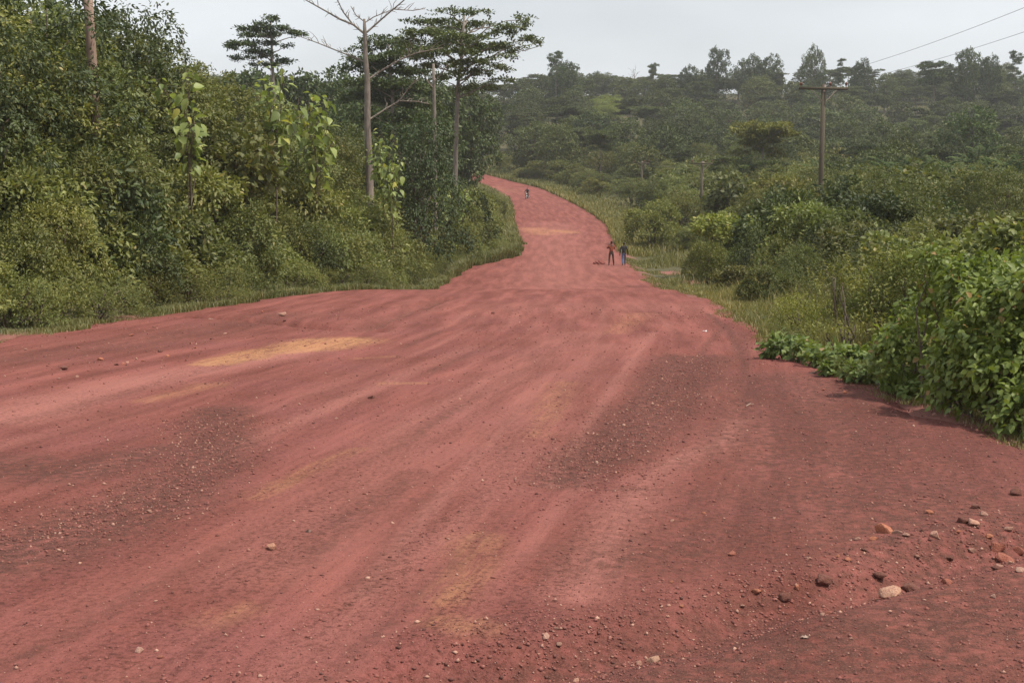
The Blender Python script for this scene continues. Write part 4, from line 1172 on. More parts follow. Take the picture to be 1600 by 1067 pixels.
# ------------------------------------------------------------------ foreground bush on the right
FB = [(1350, 500), (1400, 425), (1450, 372), (1500, 385), (1560, 372), (1620, 350), (1750, 330)]
def vine_bush(name, label, spots, seed, ncl, per, leaf, mat='leaf_vine', color=(1, 1, 1), cl=0.26):
    """spots: (px of centre, py of base, py of top, depth, half-width m)"""
    r = np.random.default_rng(seed)
    px, pb, pt, d, hw = spots[0]
    x0, y0, _ = P(px, pb, d); g0 = gzf(x0, y0)
    o0 = np.array([x0, y0, g0])
    lobes = []
    for px, pb, pt, d, hw in spots:
        x, y, zt = P(px, pt, d); zb = P(px, pb, d)[2]
        zb = max(zb, gzf(x, y))
        c = np.array([x, y, (zt + zb) / 2]) - o0
        lobes.append((*c, hw, hw, max(0.1, (zt - zb) / 2)))
    heads = satellites(lobes, 5, r, (0.22, 0.5), -9)
    Pn, D, Nn, L, W, t, C = crown_leaves(heads + lobes[::3], ncl, per, cl, leaf, r, low=-0.4, hang=0.6, aspect=0.72, fill=0.12)
    zz = Pn[:, 2] + g0 - gz(Pn[:, 0] + x0, Pn[:, 1] + y0)
    k = zz > 0.03
    e = bpy.data.objects.new(name, None); COL.objects.link(e); e.location = o0
    tag(e, label, 'bush')
    fo = link('foliage', leaf_mesh('foliage', Pn[k], D[k], Nn[k], L[k], W[k], M[mat], r, 'full', 0.2, t[k]), e); fo.color = (*color, 1)
    tb = Tubes()
    for i in range(0, len(lobes)):
        l = lobes[i]
        for q in range(3):
            b = np.array([l[0] * 0.8 + r.normal(0, .15), l[1] * 0.9 + r.normal(0, .15), 0]); b[2] = gzf(b[0] + x0, b[1] + y0) - g0 - 0.05
            tb.add(bend(b, np.array(l[:3]) + r.normal(0, .25, 3) * l[3], 6, 0.05, r), np.linspace(0.022, 0.007, 6), 5)
    link('stems', tb.mesh('stems', M['bark_brown']), e)
    return e
vine_bush('vine_covered_bush', 'large dark green vine-covered bush at the right edge of the foreground road',
          [(1550, 640, 440, 17.5, 0.6), (1480, 600, 430, 19.5, 0.5), (1435, 590, 470, 20, 0.45), (1405, 590, 520, 20.5, 0.35), (1600, 640, 420, 17.5, 0.65), (1650, 650, 410, 17, 0.8),
           (1510, 620, 530, 18, 0.45), (1565, 650, 545, 16.6, 0.45), (1560, 560, 410, 20, 0.6), (1640, 560, 385, 21, 0.9), (1470, 590, 450, 21, 0.5), (1455, 470, 378, 19.4, 0.18), (1500, 480, 400, 19, 0.25), (1560, 480, 372, 18.8, 0.18), (1610, 470, 385, 18, 0.22), (1700, 660, 400, 17, 0.9),
           (1410, 600, 545, 20, .35), (1450, 612, 530, 19.2, .4), (1485, 632, 560, 18.2, .38), (1525, 648, 580, 17.2, .35), (1565, 666, 600, 16.4, .35), (1605, 684, 612, 15.8, .35), (1640, 690, 580, 15.6, .45), (1370, 590, 545, 22, .35), (1590, 640, 500, 16.6, .4)], 601, 1500, 14, 0.10, color=(1.5, 1.4, 1.05), cl=0.17)
vine_bush('creeping_vine', 'low bright green creeping vine reaching onto the road from the right bush',
          [(1215, 556, 528, 25.5, 0.22), (1250, 562, 535, 24.8, 0.25), (1285, 574, 545, 24.0, 0.25), (1330, 590, 545, 22.8, 0.35), (1375, 598, 552, 21.8, 0.35), (1300, 582, 572, 22.4, 0.25), (1345, 592, 578, 21.4, 0.25), (1400, 606, 575, 20.5, 0.3), (1440, 618, 592, 19.4, 0.25)], 602, 210, 14, 0.12, color=(1.35, 1.3, 1.2), cl=0.16)
plant_px('scrub_bush', SPARSE[0], 1330, 392, 27.5, 3.2, 'sparse yellowish bush behind the creeping vine on the right verge', 'bush', None, (1.2, 1.1, 0.8), 1.0)
plant_px('scrub_bush', WEED[1], 1255, 455, 32, 1.5, 'low olive weed bush behind the tip of the creeping vine', 'bush', None, (1.4, 1.3, 0.9), 1.0)
plant_px('scrub_bush', BUSH[0], 1430, 380, 29, 3.0, 'bush behind the vine-covered foreground bush', 'bush', None, (1.1, 1.1, 0.9), 1.0)
plant_px('scrub_bush', BUSH[4], 1560, 345, 31, 3.0, 'bush behind the vine-covered foreground bush at the right border', 'bush', None, (1.1, 1.1, 0.95), 1.1)

r = np.random.default_rng(620)
for px, py in ((1300, 588), (1350, 598), (1405, 612), (1450, 624), (1490, 640), (1530, 655), (1570, 672), (1610, 690), (1240, 560), (1215, 530), (1260, 525)):
    x, y = hit(px, py)
    plant('verge_weed', WEED[int(r.integers(0, 3))], (x + .15, y, gzf(x, y) - .02), r.uniform(0, 6), (r.uniform(.28, .42), r.uniform(.28, .42), r.uniform(.16, .30)), tintc(r, 0.0, .06), 'low weed at the road edge in front of the vine-covered foreground bush' if px > 1280 else 'low weed beside the tip of the creeping vine', 'weed', 'weeds at the foot of the right bush')

# ------------------------------------------------------------------ grass
def grass_obj(name, label, XY, hfun, wid, r, color=(1, 1, 1)):
    x, y = XY[:, 0], XY[:, 1]; n = len(x)
    h = hfun(x, y) * r.uniform(0.45, 1.2, n)
    k = h > 0.03
    x, y, h = x[k], y[k], h[k]; n = len(x)
    az = r.uniform(0, 2 * PI, n); ln = r.uniform(0.15, 0.75, n) * h
    b = np.stack([x, y, gz(x, y) - 0.03], 1)
    dirv = np.stack([np.cos(az), np.sin(az), 0 * az], 1); side = np.stack([-np.sin(az), np.cos(az), 0 * az], 1)
    w = (wid * np.interp(y, [10, 30, 60, 100, 200], [0.6, 1, 1.8, 2.6, 4.5]))[:, None]
    mid = b + dirv * (ln * 0.35)[:, None] + np.array([0, 0, 1.0]) * (h * 0.62)[:, None]
    tip = b + dirv * ln[:, None] + np.array([0, 0, 1.0]) * (h * r.uniform(.75, 1, n))[:, None]
    V = np.stack([b - side * w, b + side * w, mid + side * w * .7, mid - side * w * .7, tip], 1).reshape(-1, 3)
    T = (np.arange(n)[:, None, None] * 5 + np.array([(0, 1, 2), (0, 2, 3), (3, 2, 4)])[None]).reshape(-1, 3)
    t = np.clip(0.45 + 0.35 * wavy(x, y, 1.0, 51) + r.normal(0, .2, n), 0, 0.88)
    t = np.where(r.random(n) < 0.10, 0.97, t)
    o = link(name, fast_mesh(name, V, T, M['grass'], False, np.repeat(t, 5))); o.color = (*color, 1)
    return tag(o, label, 'grass', kind='stuff')

r = np.random.default_rng(700)
n = 70000
yy = 24 + 100 * r.random(n) ** 1.15
off = r.exponential(1.1, n) - 0.4
XY = np.stack([Ledge(yy) - off + 0.35 * wavy(yy, yy * 0.3, 1.5, 52), yy], 1)
grass_obj('verge_grass', 'olive grass along the left edge of the red road', XY, lambda x, y: 0.62 * np.clip(0.55 + 0.6 * wavy(x, y, 0.9, 53), 0.1, 1.3) * (0.6 + 0.9 * sst(55, 75, y)), 0.008, r)
n = 90000
yy = 13 + 215 * r.random(n) ** 1.5
off = r.exponential(2.6, n) - 0.2
xx = Redge(yy) + off + 0.4 * wavy(yy, yy * 0.3, 1.2, 54)
bm_ = np.ones(n, bool)
for pix, w in (([(1040, 420), (1052, 423)], 0.7), ([(1075, 435), (1090, 438)], 1.0), ([(1130, 462), (1150, 466)], 0.8)):
    dd, _ = seg_dist(xx, yy, [hit(*p) for p in pix]); bm_ &= dd > w * 0.9
XY = np.stack([xx, yy], 1)[bm_]
def hr(x, y):
    o = x - Redge(y)
    return np.clip(0.14 + 0.34 * o, 0.1, 1.35) * np.clip(0.6 + 0.7 * wavy(x, y, 0.6, 55), 0.12, 1.4) * (1 - 0.35 * sst(70, 90, y))* (1 - 0.5 * (1 - sst(17, 26, y)))
grass_obj('roadside_grass', 'tall straw-green grass along the right edge of the red road', XY, hr, 0.008, r, (1.05, 1.0, 0.95))
n = 42000
yy = 20 + 44 * r.random(n); off = r.exponential(3.0, n) + 0.2
XY = np.stack([Redge(yy) + off, yy], 1)
grass_obj('dry_grass', 'tall dry tan grass between the scrub bushes right of the road', XY, lambda x, y: np.clip(0.25 + 0.3 * (x - Redge(y)), .2, 1.5) * np.clip(0.55 + 0.8 * wavy(x, y, 0.8, 57), 0.0, 1.3), 0.006, r, (1.2, 1.1, 0.95))
n = 16000
yy = 108 + 130 * r.random(n); off = r.exponential(2.0, n)
XY = np.stack([Redge(yy) + off, yy], 1)
grass_obj('far_verge_grass', 'pale dry grass on the right verge of the distant road bend', XY, lambda x, y: 0.75 + 0 * x, 0.010, r, (1.2, 1.1, 0.95))

n = 26000
yy = 104 + 190 * r.random(n); off = r.exponential(3.2, n) - 0.3
XY = np.stack([Ledge(yy) - off, yy], 1)
grass_obj('bend_grass', 'grass on the left verge of the distant road bend', XY, lambda x, y: 0.8 + 0 * x, 0.010, r, (1.0, 1.0, 0.9))
n = 22000
yy = 225 + 100 * r.random(n); off = r.exponential(7.0, n) - 0.3
XY = np.stack([Redge(yy) + off, yy], 1)
grass_obj('slope_grass', 'grass and low growth on the slope behind the end of the road', XY, lambda x, y: 0.9 + 0 * x, 0.012, r, (0.95, 0.95, 0.85))

# ------------------------------------------------------------------ utility poles and wires
def utility_pole(px, top, d, height, label, arm=3.0):
    x, y, zt = P(px, top, d)
    e = bpy.data.objects.new('utility_pole', None); COL.objects.link(e); e.location = (x, y, zt - height)
    tag(e, label, 'pole', 'utility poles right of the road')
    tb = Tubes(); tb.add([(0.06, 0, -0.5), (0.03, 0, height * .5), (0, 0, height)], [.19, .165, .14], 12)
    link('shaft', tb.mesh('shaft', M['pole_dark']), e)
    za = height - 0.28
    v = []; t = []
    x0, x1, y0, y1, z0, z1 = -arm / 2 - 0.05, arm / 2 - 0.05, -0.25, -0.13, za - 0.08, za + 0.08
    cs = [(x0, y0, z0 + .03), (x1, y0, z0), (x1, y1, z0), (x0, y1, z0 + .03), (x0, y0, z1 + .03), (x1, y0, z1), (x1, y1, z1), (x0, y1, z1 + .03)]
    t = [(0, 2, 1), (0, 3, 2), (4, 5, 6), (4, 6, 7), (0, 1, 5), (0, 5, 4), (1, 2, 6), (1, 6, 5), (2, 3, 7), (2, 7, 6), (3, 0, 4), (3, 4, 7)]
    link('crossarm', fast_mesh('crossarm', np.array(cs), np.array(t), M['pole_dark']), e)
    for s in (-1, 1):
        tb = Tubes(); tb.add([(s * 0.13, -0.17, za - 0.75), (s * 0.75, -0.24, za - 0.08)], [.022, .022], 5)
        link('brace', tb.mesh('brace', M['iron']), e)
    tips = []
    for q in (-arm / 2 + 0.08, 0.36, arm / 2 - 0.16):
        tb = Tubes(); tb.add([(q, -.19, za + .08), (q, -.19, za + .20), (q, -.19, za + .21), (q, -.19, za + .27), (q, -.19, za + .28), (q, -.19, za + .36), (q, -.19, za + .40)], [.025, .025, .08, .07, .09, .07, .03], 8)
        link('insulator', tb.mesh('insulator', M['porcelain']), e)
        tips.append(np.array([x + q, y - .19, zt - height + za + .38]))
    tb = Tubes(); tb.add([(0.02, -.14, za - .18), (0.02, -.14, za + .24)], [.10, .10], 8)
    link('clamp_plate', tb.mesh('clamp_plate', M['iron']), e)
    return tips
t1 = utility_pole(1287, 132, 80, 11.0, 'tall wooden utility pole with crossarm, nearest of the line on the right', 3.0)
t2 = utility_pole(1097, 252, 142, 9.6, 'smaller distant utility pole above the bright yellow-green bush', 2.4)
t3 = utility_pole(1003, 252, 204, 9.4, 'farthest thin utility pole above the scrub left of the second pole', 2.4)
# the next pole stands outside the picture on the right
x_, y_ = 23.5, 40.0
t0 = [np.array([x_ + q, y_, 7.4]) for q in (-1.4, .36, 1.4)]
e = bpy.data.objects.new('utility_pole', None); COL.objects.link(e); e.location = (x_, y_, gzf(x_, y_)); tag(e, 'utility pole carrying the power wires just outside the right border', 'pole', 'utility poles right of the road')
tb = Tubes(); hp = 7.4 - gzf(x_, y_); tb.add([(0, 0, -.5), (0, 0, hp)], [.19, .14], 12); link('shaft', tb.mesh('shaft', M['pole_dark']), e)
tb = Tubes(); tb.add([(-1.5, -.2, hp - .3), (1.5, -.2, hp - .3)], [.08, .08], 6); link('crossarm', tb.mesh('crossarm', M['pole_dark']), e)
def wire(a, b, sag, label):
    s = np.linspace(0, 1, 25)[:, None]
    p = a + (b - a) * s; p[:, 2] -= (4 * sag * s * (1 - s))[:, 0]
    o0 = a.copy()
    tb = Tubes(); tb.add(p - o0, np.full(25, 0.0095), 5)
    tag(link('power_wire', tb.mesh('power_wire', M['wire']), None, o0), label, 'wire', 'power wires')
for q, nm in ((0, 'upper power wire'), (2, 'lower power wire')):
    wire(t0[q], t1[q], 0.5, nm + ' crossing the sky at upper right to the tall pole')
    wire(t1[q], t2[q], 0.9, 'thin power wire hanging between the tall pole and the second pole')
    wire(t2[q], t3[q], 0.9, 'thin power wire hanging between the second and the farthest pole')

# ------------------------------------------------------------------ stones
def stone_mesh(seed, sub=2):
    import bmesh
    r = np.random.default_rng(seed)
    bm = bmesh.new()
    for q in unit(r.normal(0, 1, (15, 3))) * r.uniform(0.40, 0.56, (15, 1)) * np.array([1.0, 0.8, 0.62]):
        bm.verts.new(q)
    bmesh.ops.convex_hull(bm, input=bm.verts)
    bmesh.ops.delete(bm, geom=[v for v in bm.verts if not v.link_faces], context='VERTS')
    bmesh.ops.bevel(bm, geom=list(bm.edges), offset=0.035, segments=1, affect='EDGES')
    me = bpy.data.meshes.new('stone'); bm.to_mesh(me); bm.free()
    me.materials.append(M['stone'])
    return me
STONES = [stone_mesh(800 + i) for i in range(9)]
def rz(x, y): return float(gz(x, y) + ruts(np.array([x]), np.array([y]))[0])
TAN, DARK_, ORG, WHT, PNK = (1.0, 1.0, 1.0), (0.45, 0.32, 0.30), (1.15, 0.80, 0.60), (1.30, 1.40, 1.42), (0.95, 0.62, 0.55)  # DARK_ has shadow mixed into the tint of red stone
stones = [
 (443, 494, 15, TAN, 'rounded tan stone, largest on the left shoulder of the road'), (445, 507, 7, PNK, 'small stone just below the rounded tan stone on the left shoulder'),
 (101, 578, 13, DARK_, 'dark stone on the left shoulder, left of the orange one'), (156, 563, 9, ORG, 'small orange stone on the left shoulder'),
 (482, 835, 10, (0.8, 0.95, 1.0), 'small grey stone alone in the middle of the wheel tracks'), (422, 860, 19, (1.25, 1.15, 1.0), 'flat pale stone left of the small grey one in the wheel tracks'),
 (580, 624, 10, DARK_, 'dark stone in the centre-left of the road below the yellow streak'), (218, 1021, 14, WHT, 'white chip on the road at lower left'), (252, 1029, 10, PNK, 'pinkish pebble right of the white chip at lower left'),
 (1393, 909, 40, (1.25, 1.3, 1.2), 'largest pale flat-topped rock in the gully at lower right'), (1424, 908, 26, DARK_, 'dark stone against the right side of the largest pale rock'), (1372, 888, 24, DARK_, 'dark round stone above the largest pale rock in the gully'),
 (1285, 903, 26, DARK_, 'dark brown low stone on the far lip of the gully, middle of it'), (1181, 923, 17, ORG, 'angular orange-tan stone at the left end of the gully berm'), (1226, 921, 21, DARK_, 'dark stone right of the angular orange-tan one on the gully berm'),
 (1380, 834, 30, ORG, 'flat orange stone on the berm above the dark round stone'), (1557, 846, 24, PNK, 'reddish stone in the heap of stones by the right border, left of two'), (1572, 852, 26, PNK, 'reddish stone in the heap of stones by the right border, right of two'),
 (1590, 771, 20, DARK_, 'dark stone near the right border below the bush shadow'), (1594, 893, 16, WHT, 'white stone at the right border beside the gully'), (1553, 936, 12, WHT, 'small white stone below the gully near the right border'),
 (1478, 906, 18, PNK, 'flat pink stone on the near side of the gully'), (853, 1001, 15, WHT, 'white stone in the pebbles at bottom centre'), (1022, 1001, 20, (1.2, 1.3, 1.2), 'pale stone in the shallow end of the gully at bottom centre'),
 (1144, 864, 14, PNK, 'flat pink chip on the dark gravel above the gully'), (1066, 947, 9, ORG, 'small orange pebble at bottom centre right'), (691, 1057, 15, DARK_, 'dark stone at the bottom border left of centre'), (616, 1061, 13, (1.3, 1.2, 1.1), 'pale stone at the bottom border left of the dark one')]
generic = [(445, 500, 5), (120, 590, 6), (92, 592, 5), (182, 572, 6), (192, 571, 7), (200, 568, 6), (213, 562, 7), (224, 566, 6), (250, 551, 7), (261, 558, 7), (298, 537, 6), (305, 544, 6), (330, 530, 5), (352, 522, 5), (205, 525, 7), (150, 508, 6), (240, 512, 5), (40, 548, 5), (122, 545, 6), (410, 489, 5),
 (526, 655, 6), (170, 769, 7), (232, 803, 10), (66, 841, 6), (1325, 879, 11), (1310, 876, 9), (1245, 914, 13), (1160, 935, 9), (1415, 846, 12), (1462, 845, 18), (1487, 856, 14), (1501, 824, 18), (1517, 828, 22), (1536, 809, 14), (1560, 865, 14), (1525, 794, 14), (1452, 802, 11), (1556, 882, 14), (1297, 939, 10), (1285, 943, 10), (874, 1004, 11), (870, 991, 8), (1000, 1004, 11), (901, 1028, 13), (930, 1023, 9), (1040, 1003, 8), (955, 1001, 7), (1400, 838, 14), (1340, 848, 10), (1365, 850, 12), (1432, 862, 10), (1590, 842, 18), (1580, 868, 12), (1350, 865, 10), (1265, 880, 8), (1100, 802, 6), (1247, 802, 7), (1050, 815, 6), (1330, 1000, 7), (1245, 645, 7), (1320, 612, 7), (1285, 609, 7), (1485, 645, 10), (1460, 648, 9), (1480, 652, 8), (770, 490, 6), (1050, 915, 7), (1210, 812, 6), (640, 1062, 12), (1575, 830, 14), (1545, 838, 12), (1520, 850, 12), (1495, 838, 10), (1440, 838, 9)]
r = np.random.default_rng(810)
def put_stone(px, py, wpx, col, label, group):
    x, y = hit(px, py)
    w = wpx * y / F * 1.42
    o = link('stone', STONES[int(r.integers(0, 9))], None, (x, y, rz(x, y) + w * 0.10))
    o.scale = (w * 1.05, w * 1.0, w * r.uniform(0.7, 1.0)); o.rotation_euler = (r.normal(0, .2), r.normal(0, .2), r.uniform(0, 6.28)); o.color = (*col, 1)
    tag(o, label, 'stone', group)
for px, py, w, c, lab in stones:
    put_stone(px, py, w, c, lab, 'stones on the road')
for px, py, w in generic:
    c = [TAN, PNK, DARK_, ORG, TAN, (1.3, 1.3, 1.25)][int(r.integers(0, 6))]
    if py < 680 and px < 600: lab = 'small stone scattered on the left shoulder of the road'
    elif py > 780 and px > 830: lab = 'small stone scattered along the gully at lower right'
    elif px > 1200: lab = 'small stone on the right edge of the road below the bush'
    else: lab = 'small stone lying loose on the road surface'
    put_stone(px, py, w, c, lab, 'loose stones on the road')

# gravel: too small to pick apart
r = np.random.default_rng(820)
def gravel(n, region, size, label, colr):
    x, y = region(n)
    n = len(x)
    s = size * r.lognormal(0, 0.6, n)
    s = np.minimum(s, 0.045) * np.interp(y, [8, 20, 40], [0.9, 1.25, 1.9])
    o = np.array([[1, 0, 0], [-1, 0, 0], [0, 1, 0], [0, -1, 0], [0, 0, 1], [0, 0, -1]], float)
    V = o[None] * r.uniform(0.55, 1.1, (n, 6, 1)) + r.normal(0, .18, (n, 6, 3)); V[:, :, 2] *= 0.75
    V = V * (s / 2)[:, None, None]
    a = r.uniform(0, 6.28, n); ca, sa = np.cos(a), np.sin(a)
    X = V[:, :, 0] * ca[:, None] - V[:, :, 1] * sa[:, None]; Y = V[:, :, 0] * sa[:, None] + V[:, :, 1] * ca[:, None]
    z = gz(x, y) + ruts(x, y) + s * 0.12
    V = np.stack([X + x[:, None], Y + y[:, None], V[:, :, 2] + z[:, None]], -1).reshape(-1, 3)
    f = np.array([(0, 2, 4), (2, 1, 4), (1, 3, 4), (3, 0, 4), (2, 0, 5), (1, 2, 5), (3, 1, 5), (0, 3, 5)])
    T = (np.arange(n)[:, None, None] * 6 + f[None]).reshape(-1, 3)
    t = r.random(n) ** 1.0
    me = fast_mesh('gravel', V, T, M['gravel'], False, np.repeat(t, 6))
    return tag(link('gravel', me), label, 'gravel', kind='stuff')
def gravel_mat():
    m, nt = nodes('gravel')
    at = N(nt, 'ShaderNodeAttribute', attribute_name='tint')
    c = mixrgb(nt, mrange(nt, at.outputs['Fac'], 0, 0.5), (0.10, 0.038, 0.030), (0.24, 0.085, 0.068))
    c = mixrgb(nt, mrange(nt, at.outputs['Fac'], 0.82, 1.0), c, (0.46, 0.27, 0.20))
    p = N(nt, 'ShaderNodeBsdfPrincipled', Roughness=0.95); nt.links.new(c, p.inputs['Base Color'])
    o = N(nt, 'ShaderNodeOutputMaterial'); nt.links.new(p.outputs[0], o.inputs['Surface'])
    return m
M['gravel'] = gravel_mat()
def reg_all(n):
    y = 6.5 + 38 * r.random(n) ** 1.8
    x = (r.random(n) * 2 - 1) * (0.42 * y + 0.6)
    k = (x > Ledge(y) + .2) & (x < Redge(y) + .1)
    x, y = x[k], y[k]
    u = x - cflow(y)
    dens = 0.35 + 0.65 * np.clip(0.5 + 0.9 * wavy(u, y * .05, 2.2, 61), 0, 1)
    right = sst(1.0, 3.5, x - 0.05 * y)
    k = r.random(len(x)) < np.clip(dens * 0.6 + right * 0.4, 0, 1)
    return x[k], y[k]
gravel(95000, reg_all, 0.0105, 'fine gravel and dark grit strewn over the red road surface', None)
def reg_gully(n):
    g = np.array([hit(*p) for p in GULLY]); t = r.random(n) * (len(g) - 1); i = np.minimum(t.astype(int), len(g) - 2); f = (t - i)[:, None]
    p = g[i] * (1 - f) + g[i + 1] * f
    return p[:, 0] + r.normal(0, .18, n), p[:, 1] + 0.25 + r.normal(0, .32, n)
gravel(4200, reg_gully, 0.015, 'coarse gravel and pebbles heaped along the gully at lower right', None)
def reg_band(n):
    g = np.array([hit(*p) for p in [(1085, 560), (1040, 630), (960, 700), (880, 750)]]); t = r.random(n) * 3; i = np.minimum(t.astype(int), 2); f = (t - i)[:, None]
    p = g[i] * (1 - f) + g[i + 1] * f
    return p[:, 0] + r.normal(0, .42, n), p[:, 1] + r.normal(0, .8, n)
gravel(9000, reg_band, 0.012, 'band of loose grey gravel right of the centre of the road', None)
def reg_left(n):
    g = np.array([hit(*p) for p in [(340, 650), (320, 720), (230, 790), (0, 860)]]); t = r.random(n) * 3; i = np.minimum(t.astype(int), 2); f = (t - i)[:, None]
    p = g[i] * (1 - f) + g[i + 1] * f
    return p[:, 0] + r.normal(0, .4, n), p[:, 1] + r.normal(0, .5, n)
gravel(6000, reg_left, 0.014, 'loose dark gravel between the wheel tracks on the left', None)

# litter and sticks
def crumple(name, px, py, w, label, cat, seed, mat='litter'):
    import bmesh
    rr = np.random.default_rng(seed); x, y = hit(px, py); s = w * y / F
    bm = bmesh.new(); bmesh.ops.create_grid(bm, x_segments=6, y_segments=5, size=0.5)
    for v in bm.verts:
        v.co = Vector((v.co.x * s + rr.normal(0, .06) * s, v.co.y * s * .8 + rr.normal(0, .06) * s, abs(rr.normal(0.15, .14)) * s))
    me = bpy.data.meshes.new(name); bm.to_mesh(me); bm.free(); me.materials.append(M[mat])
    tag(link(name, me, None, (x, y, rz(x, y) + 0.004)), label, cat)
crumple('paper_scrap', 1101, 518, 7, 'small white scrap of litter on the right side of the road', 'litter', 1)
crumple('bark_chip', 1257, 999, 11, 'pale curled chip lying on the gravel at lower right', 'chip', 2, 'twig')
for pa, pb, w, lab in (((1166, 632), (1178, 631), .008, 'short white stick on the right of the road below the bush'), ((316, 497), (336, 495), .018, 'pale stick at the edge of the left verge')):
    a = hit(*pa); b = hit(*pb); A = np.array([*a, rz(*a) + w]); B = np.array([*b, rz(*b) + w * 1.4])
    tb = Tubes(); tb.add(bend(A * 0, B - A, 5, 0.03, r), np.array([w, w, w * .9, w * .8, w * .5]), 6)
    tag(link('stick', tb.mesh('stick', M['twig']), None, A), lab, 'stick')

# ------------------------------------------------------------------ people
def skin_obj(name, parent, verts, edges, radii, mat, root=0, sub=2):
    me = bpy.data.meshes.new(name)
    me.from_pydata([tuple(v) for v in verts], edges, [])
    o = bpy.data.objects.new(name, me); COL.objects.link(o); o.parent = parent
    m = o.modifiers.new('skin', 'SKIN'); m.use_smooth_shade = True
    sv = me.skin_vertices[0].data
    for i, rd in enumerate(radii):
        sv[i].radius = rd if isinstance(rd, tuple) else (rd, rd)
        sv[i].use_root = (i == root)
    s = o.modifiers.new('subdivision', 'SUBSURF'); s.levels = sub; s.render_levels = sub
    me.materials.append(mat)
    return o

def person(loc, rot, label, joints, shirt, trousers, sleeve_long=True, scale=1.0):
    """joints: dict of 3-D points, figure faces -Y"""
    e = bpy.data.objects.new('person', None); COL.objects.link(e); e.location = loc; e.rotation_euler = (0, 0, rot); e.scale = (scale,) * 3
    tag(e, label, 'person')
    J = {k: np.array(v, float) for k, v in joints.items()}
    V, E, R = [], [], []
    def add(p, rd, par=None):
        V.append(p); R.append(rd)
        if par is not None: E.append((par, len(V) - 1))
        return len(V) - 1
    pel = add(J['pelvis'], (.13, .095))
    wst = add(J['waist'], (.12, .085), pel); ch = add(J['chest'], (.145, .10), wst); nk0 = add(J['neck'] - np.array([0, 0, .03]), .062, ch)
    nk = add(J['neck'] + np.array([0, 0, .04]), .052, nk0)
    jaw = add(J['head'] + np.array([0, -.02, -.06]), (.062, .07), nk); hd = add(J['head'] + np.array([0, 0, .035]), (.074, .092), jaw); add(J['head'] + np.array([0, .004, .10]), (.05, .06), hd)
    nose = add(J['head'] + np.array([0, -.115, -.01]), .013, hd)
    for s, sd in (('l', -1), ('r', 1)):
        add(J['head'] + np.array([sd * .085, .012, 0.0]), .018, hd)
        sh = add(J['shoulder_' + s], .062, ch); el = add(J['elbow_' + s], .043, sh); wr = add(J['wrist_' + s], .030, el)
        hv = unit(J['wrist_' + s] - J['elbow_' + s]); pal = add(J['wrist_' + s] + hv * .07, (.040, .022), wr)
        side = unit(np.cross(hv, np.array([0.2, 1, 0.1])))
        for q, ln in ((-.028, .065), (-.010, .078), (.010, .075), (.028, .06)):
            a = add(V[pal] + side * q + hv * .035, .010, pal); b = add(V[a] + hv * ln * .55, .009, a); add(V[b] + hv * ln * .35 + np.array([0, -.015, 0]), .008, b)
        a = add(V[wr] + hv * .03 - side * .035, .011, pal); add(V[a] + hv * .045 - side * .02, .009, a)
        hp = add(J['hip_' + s], .088, pel); kn = add(J['knee_' + s], .056, hp); cf = add((J['knee_' + s] * .65 + J['ankle_' + s] * .35) + np.array([0, .015, 0]), .054, kn)
        an = add(J['ankle_' + s], .036, cf); add(J['ankle_' + s] + np.array([sd * .01, -.10, -.045]), (.038, .028), an)
    skin_obj('body', e, V, E, R, M['skin'])
    # clothes
    V, E, R = [], [], []
    wst = add(J['pelvis'] + np.array([0, 0, -.02]), (.155, .12)); w2 = add(J['waist'], (.145, .11), wst); ch = add(J['chest'], (.17, .125), w2); add(J['neck'] + np.array([0, 0, -.02]), .078, ch)
    for s in 'lr':
        sh = add(J['shoulder_' + s], .078, ch); el = add(J['elbow_' + s], .058, sh)
        if sleeve_long: add(J['wrist_' + s] * .95 + J['elbow_' + s] * .05, .042, el)
    skin_obj('shirt', e, V, E, R, M[shirt])
    V, E, R = [], [], []
    pel = add(J['pelvis'] + np.array([0, 0, .06]), (.14, .105)); p2 = add(J['pelvis'] + np.array([0, 0, -.05]), (.145, .112), pel)
    for s in 'lr':
        hp = add(J['hip_' + s], .100, p2); kn = add(J['knee_' + s], .074, hp); add(J['ankle_' + s] + np.array([0, 0, .0]), .058, kn)
    skin_obj('trousers', e, V, E, R, M[trousers])
    for s, sd in (('l', -1), ('r', 1)):
        A = J['ankle_' + s]
        skin_obj('shoe', e, [A + np.array([0, .045, -.045]), A + np.array([0, -.05, -.055]), A + np.array([sd * .012, -.15, -.062])], [(0, 1), (1, 2)], [(.045, .042), (.046, .036), (.042, .026)], M['shoe'])
    H = J['head']
    skin_obj('hair', e, [H + np.array([0, .035, .0]), H + np.array([0, .02, .07]), H + np.array([0, -.02, .125])], [(0, 1), (1, 2)], [(.082, .07), (.086, .09), (.055, .055)], M['hair'])
    return e

stand = dict(pelvis=(0, 0, .95), waist=(0, 0, 1.10), chest=(0, .0, 1.32), neck=(0, .0, 1.50), head=(0, -.01, 1.635),
             shoulder_l=(-.19, 0, 1.42), shoulder_r=(.19, 0, 1.42), elbow_l=(-.27, .04, 1.15), elbow_r=(.27, .04, 1.15), wrist_l=(-.27, -.05, .90), wrist_r=(.27, -.05, .90),
             hip_l=(-.10, 0, .90), hip_r=(.10, 0, .90), knee_l=(-.11, -.02, .50), knee_r=(.11, -.02, .50), ankle_l=(-.12, .01, .09), ankle_r=(.12, .01, .09))
p1 = dict(stand); p1.update(elbow_l=(-.27, .0, 1.20), elbow_r=(.33, -.02, 1.22), wrist_l=(-.08, -.20, 1.24), wrist_r=(.09, -.20, 1.26),
                            hip_l=(-.11, 0, .90), hip_r=(.11, 0, .90), knee_l=(-.15, -.02, .50), knee_r=(.14, -.02, .50), ankle_l=(-.19, .0, .09), ankle_r=(.17, .02, .09))
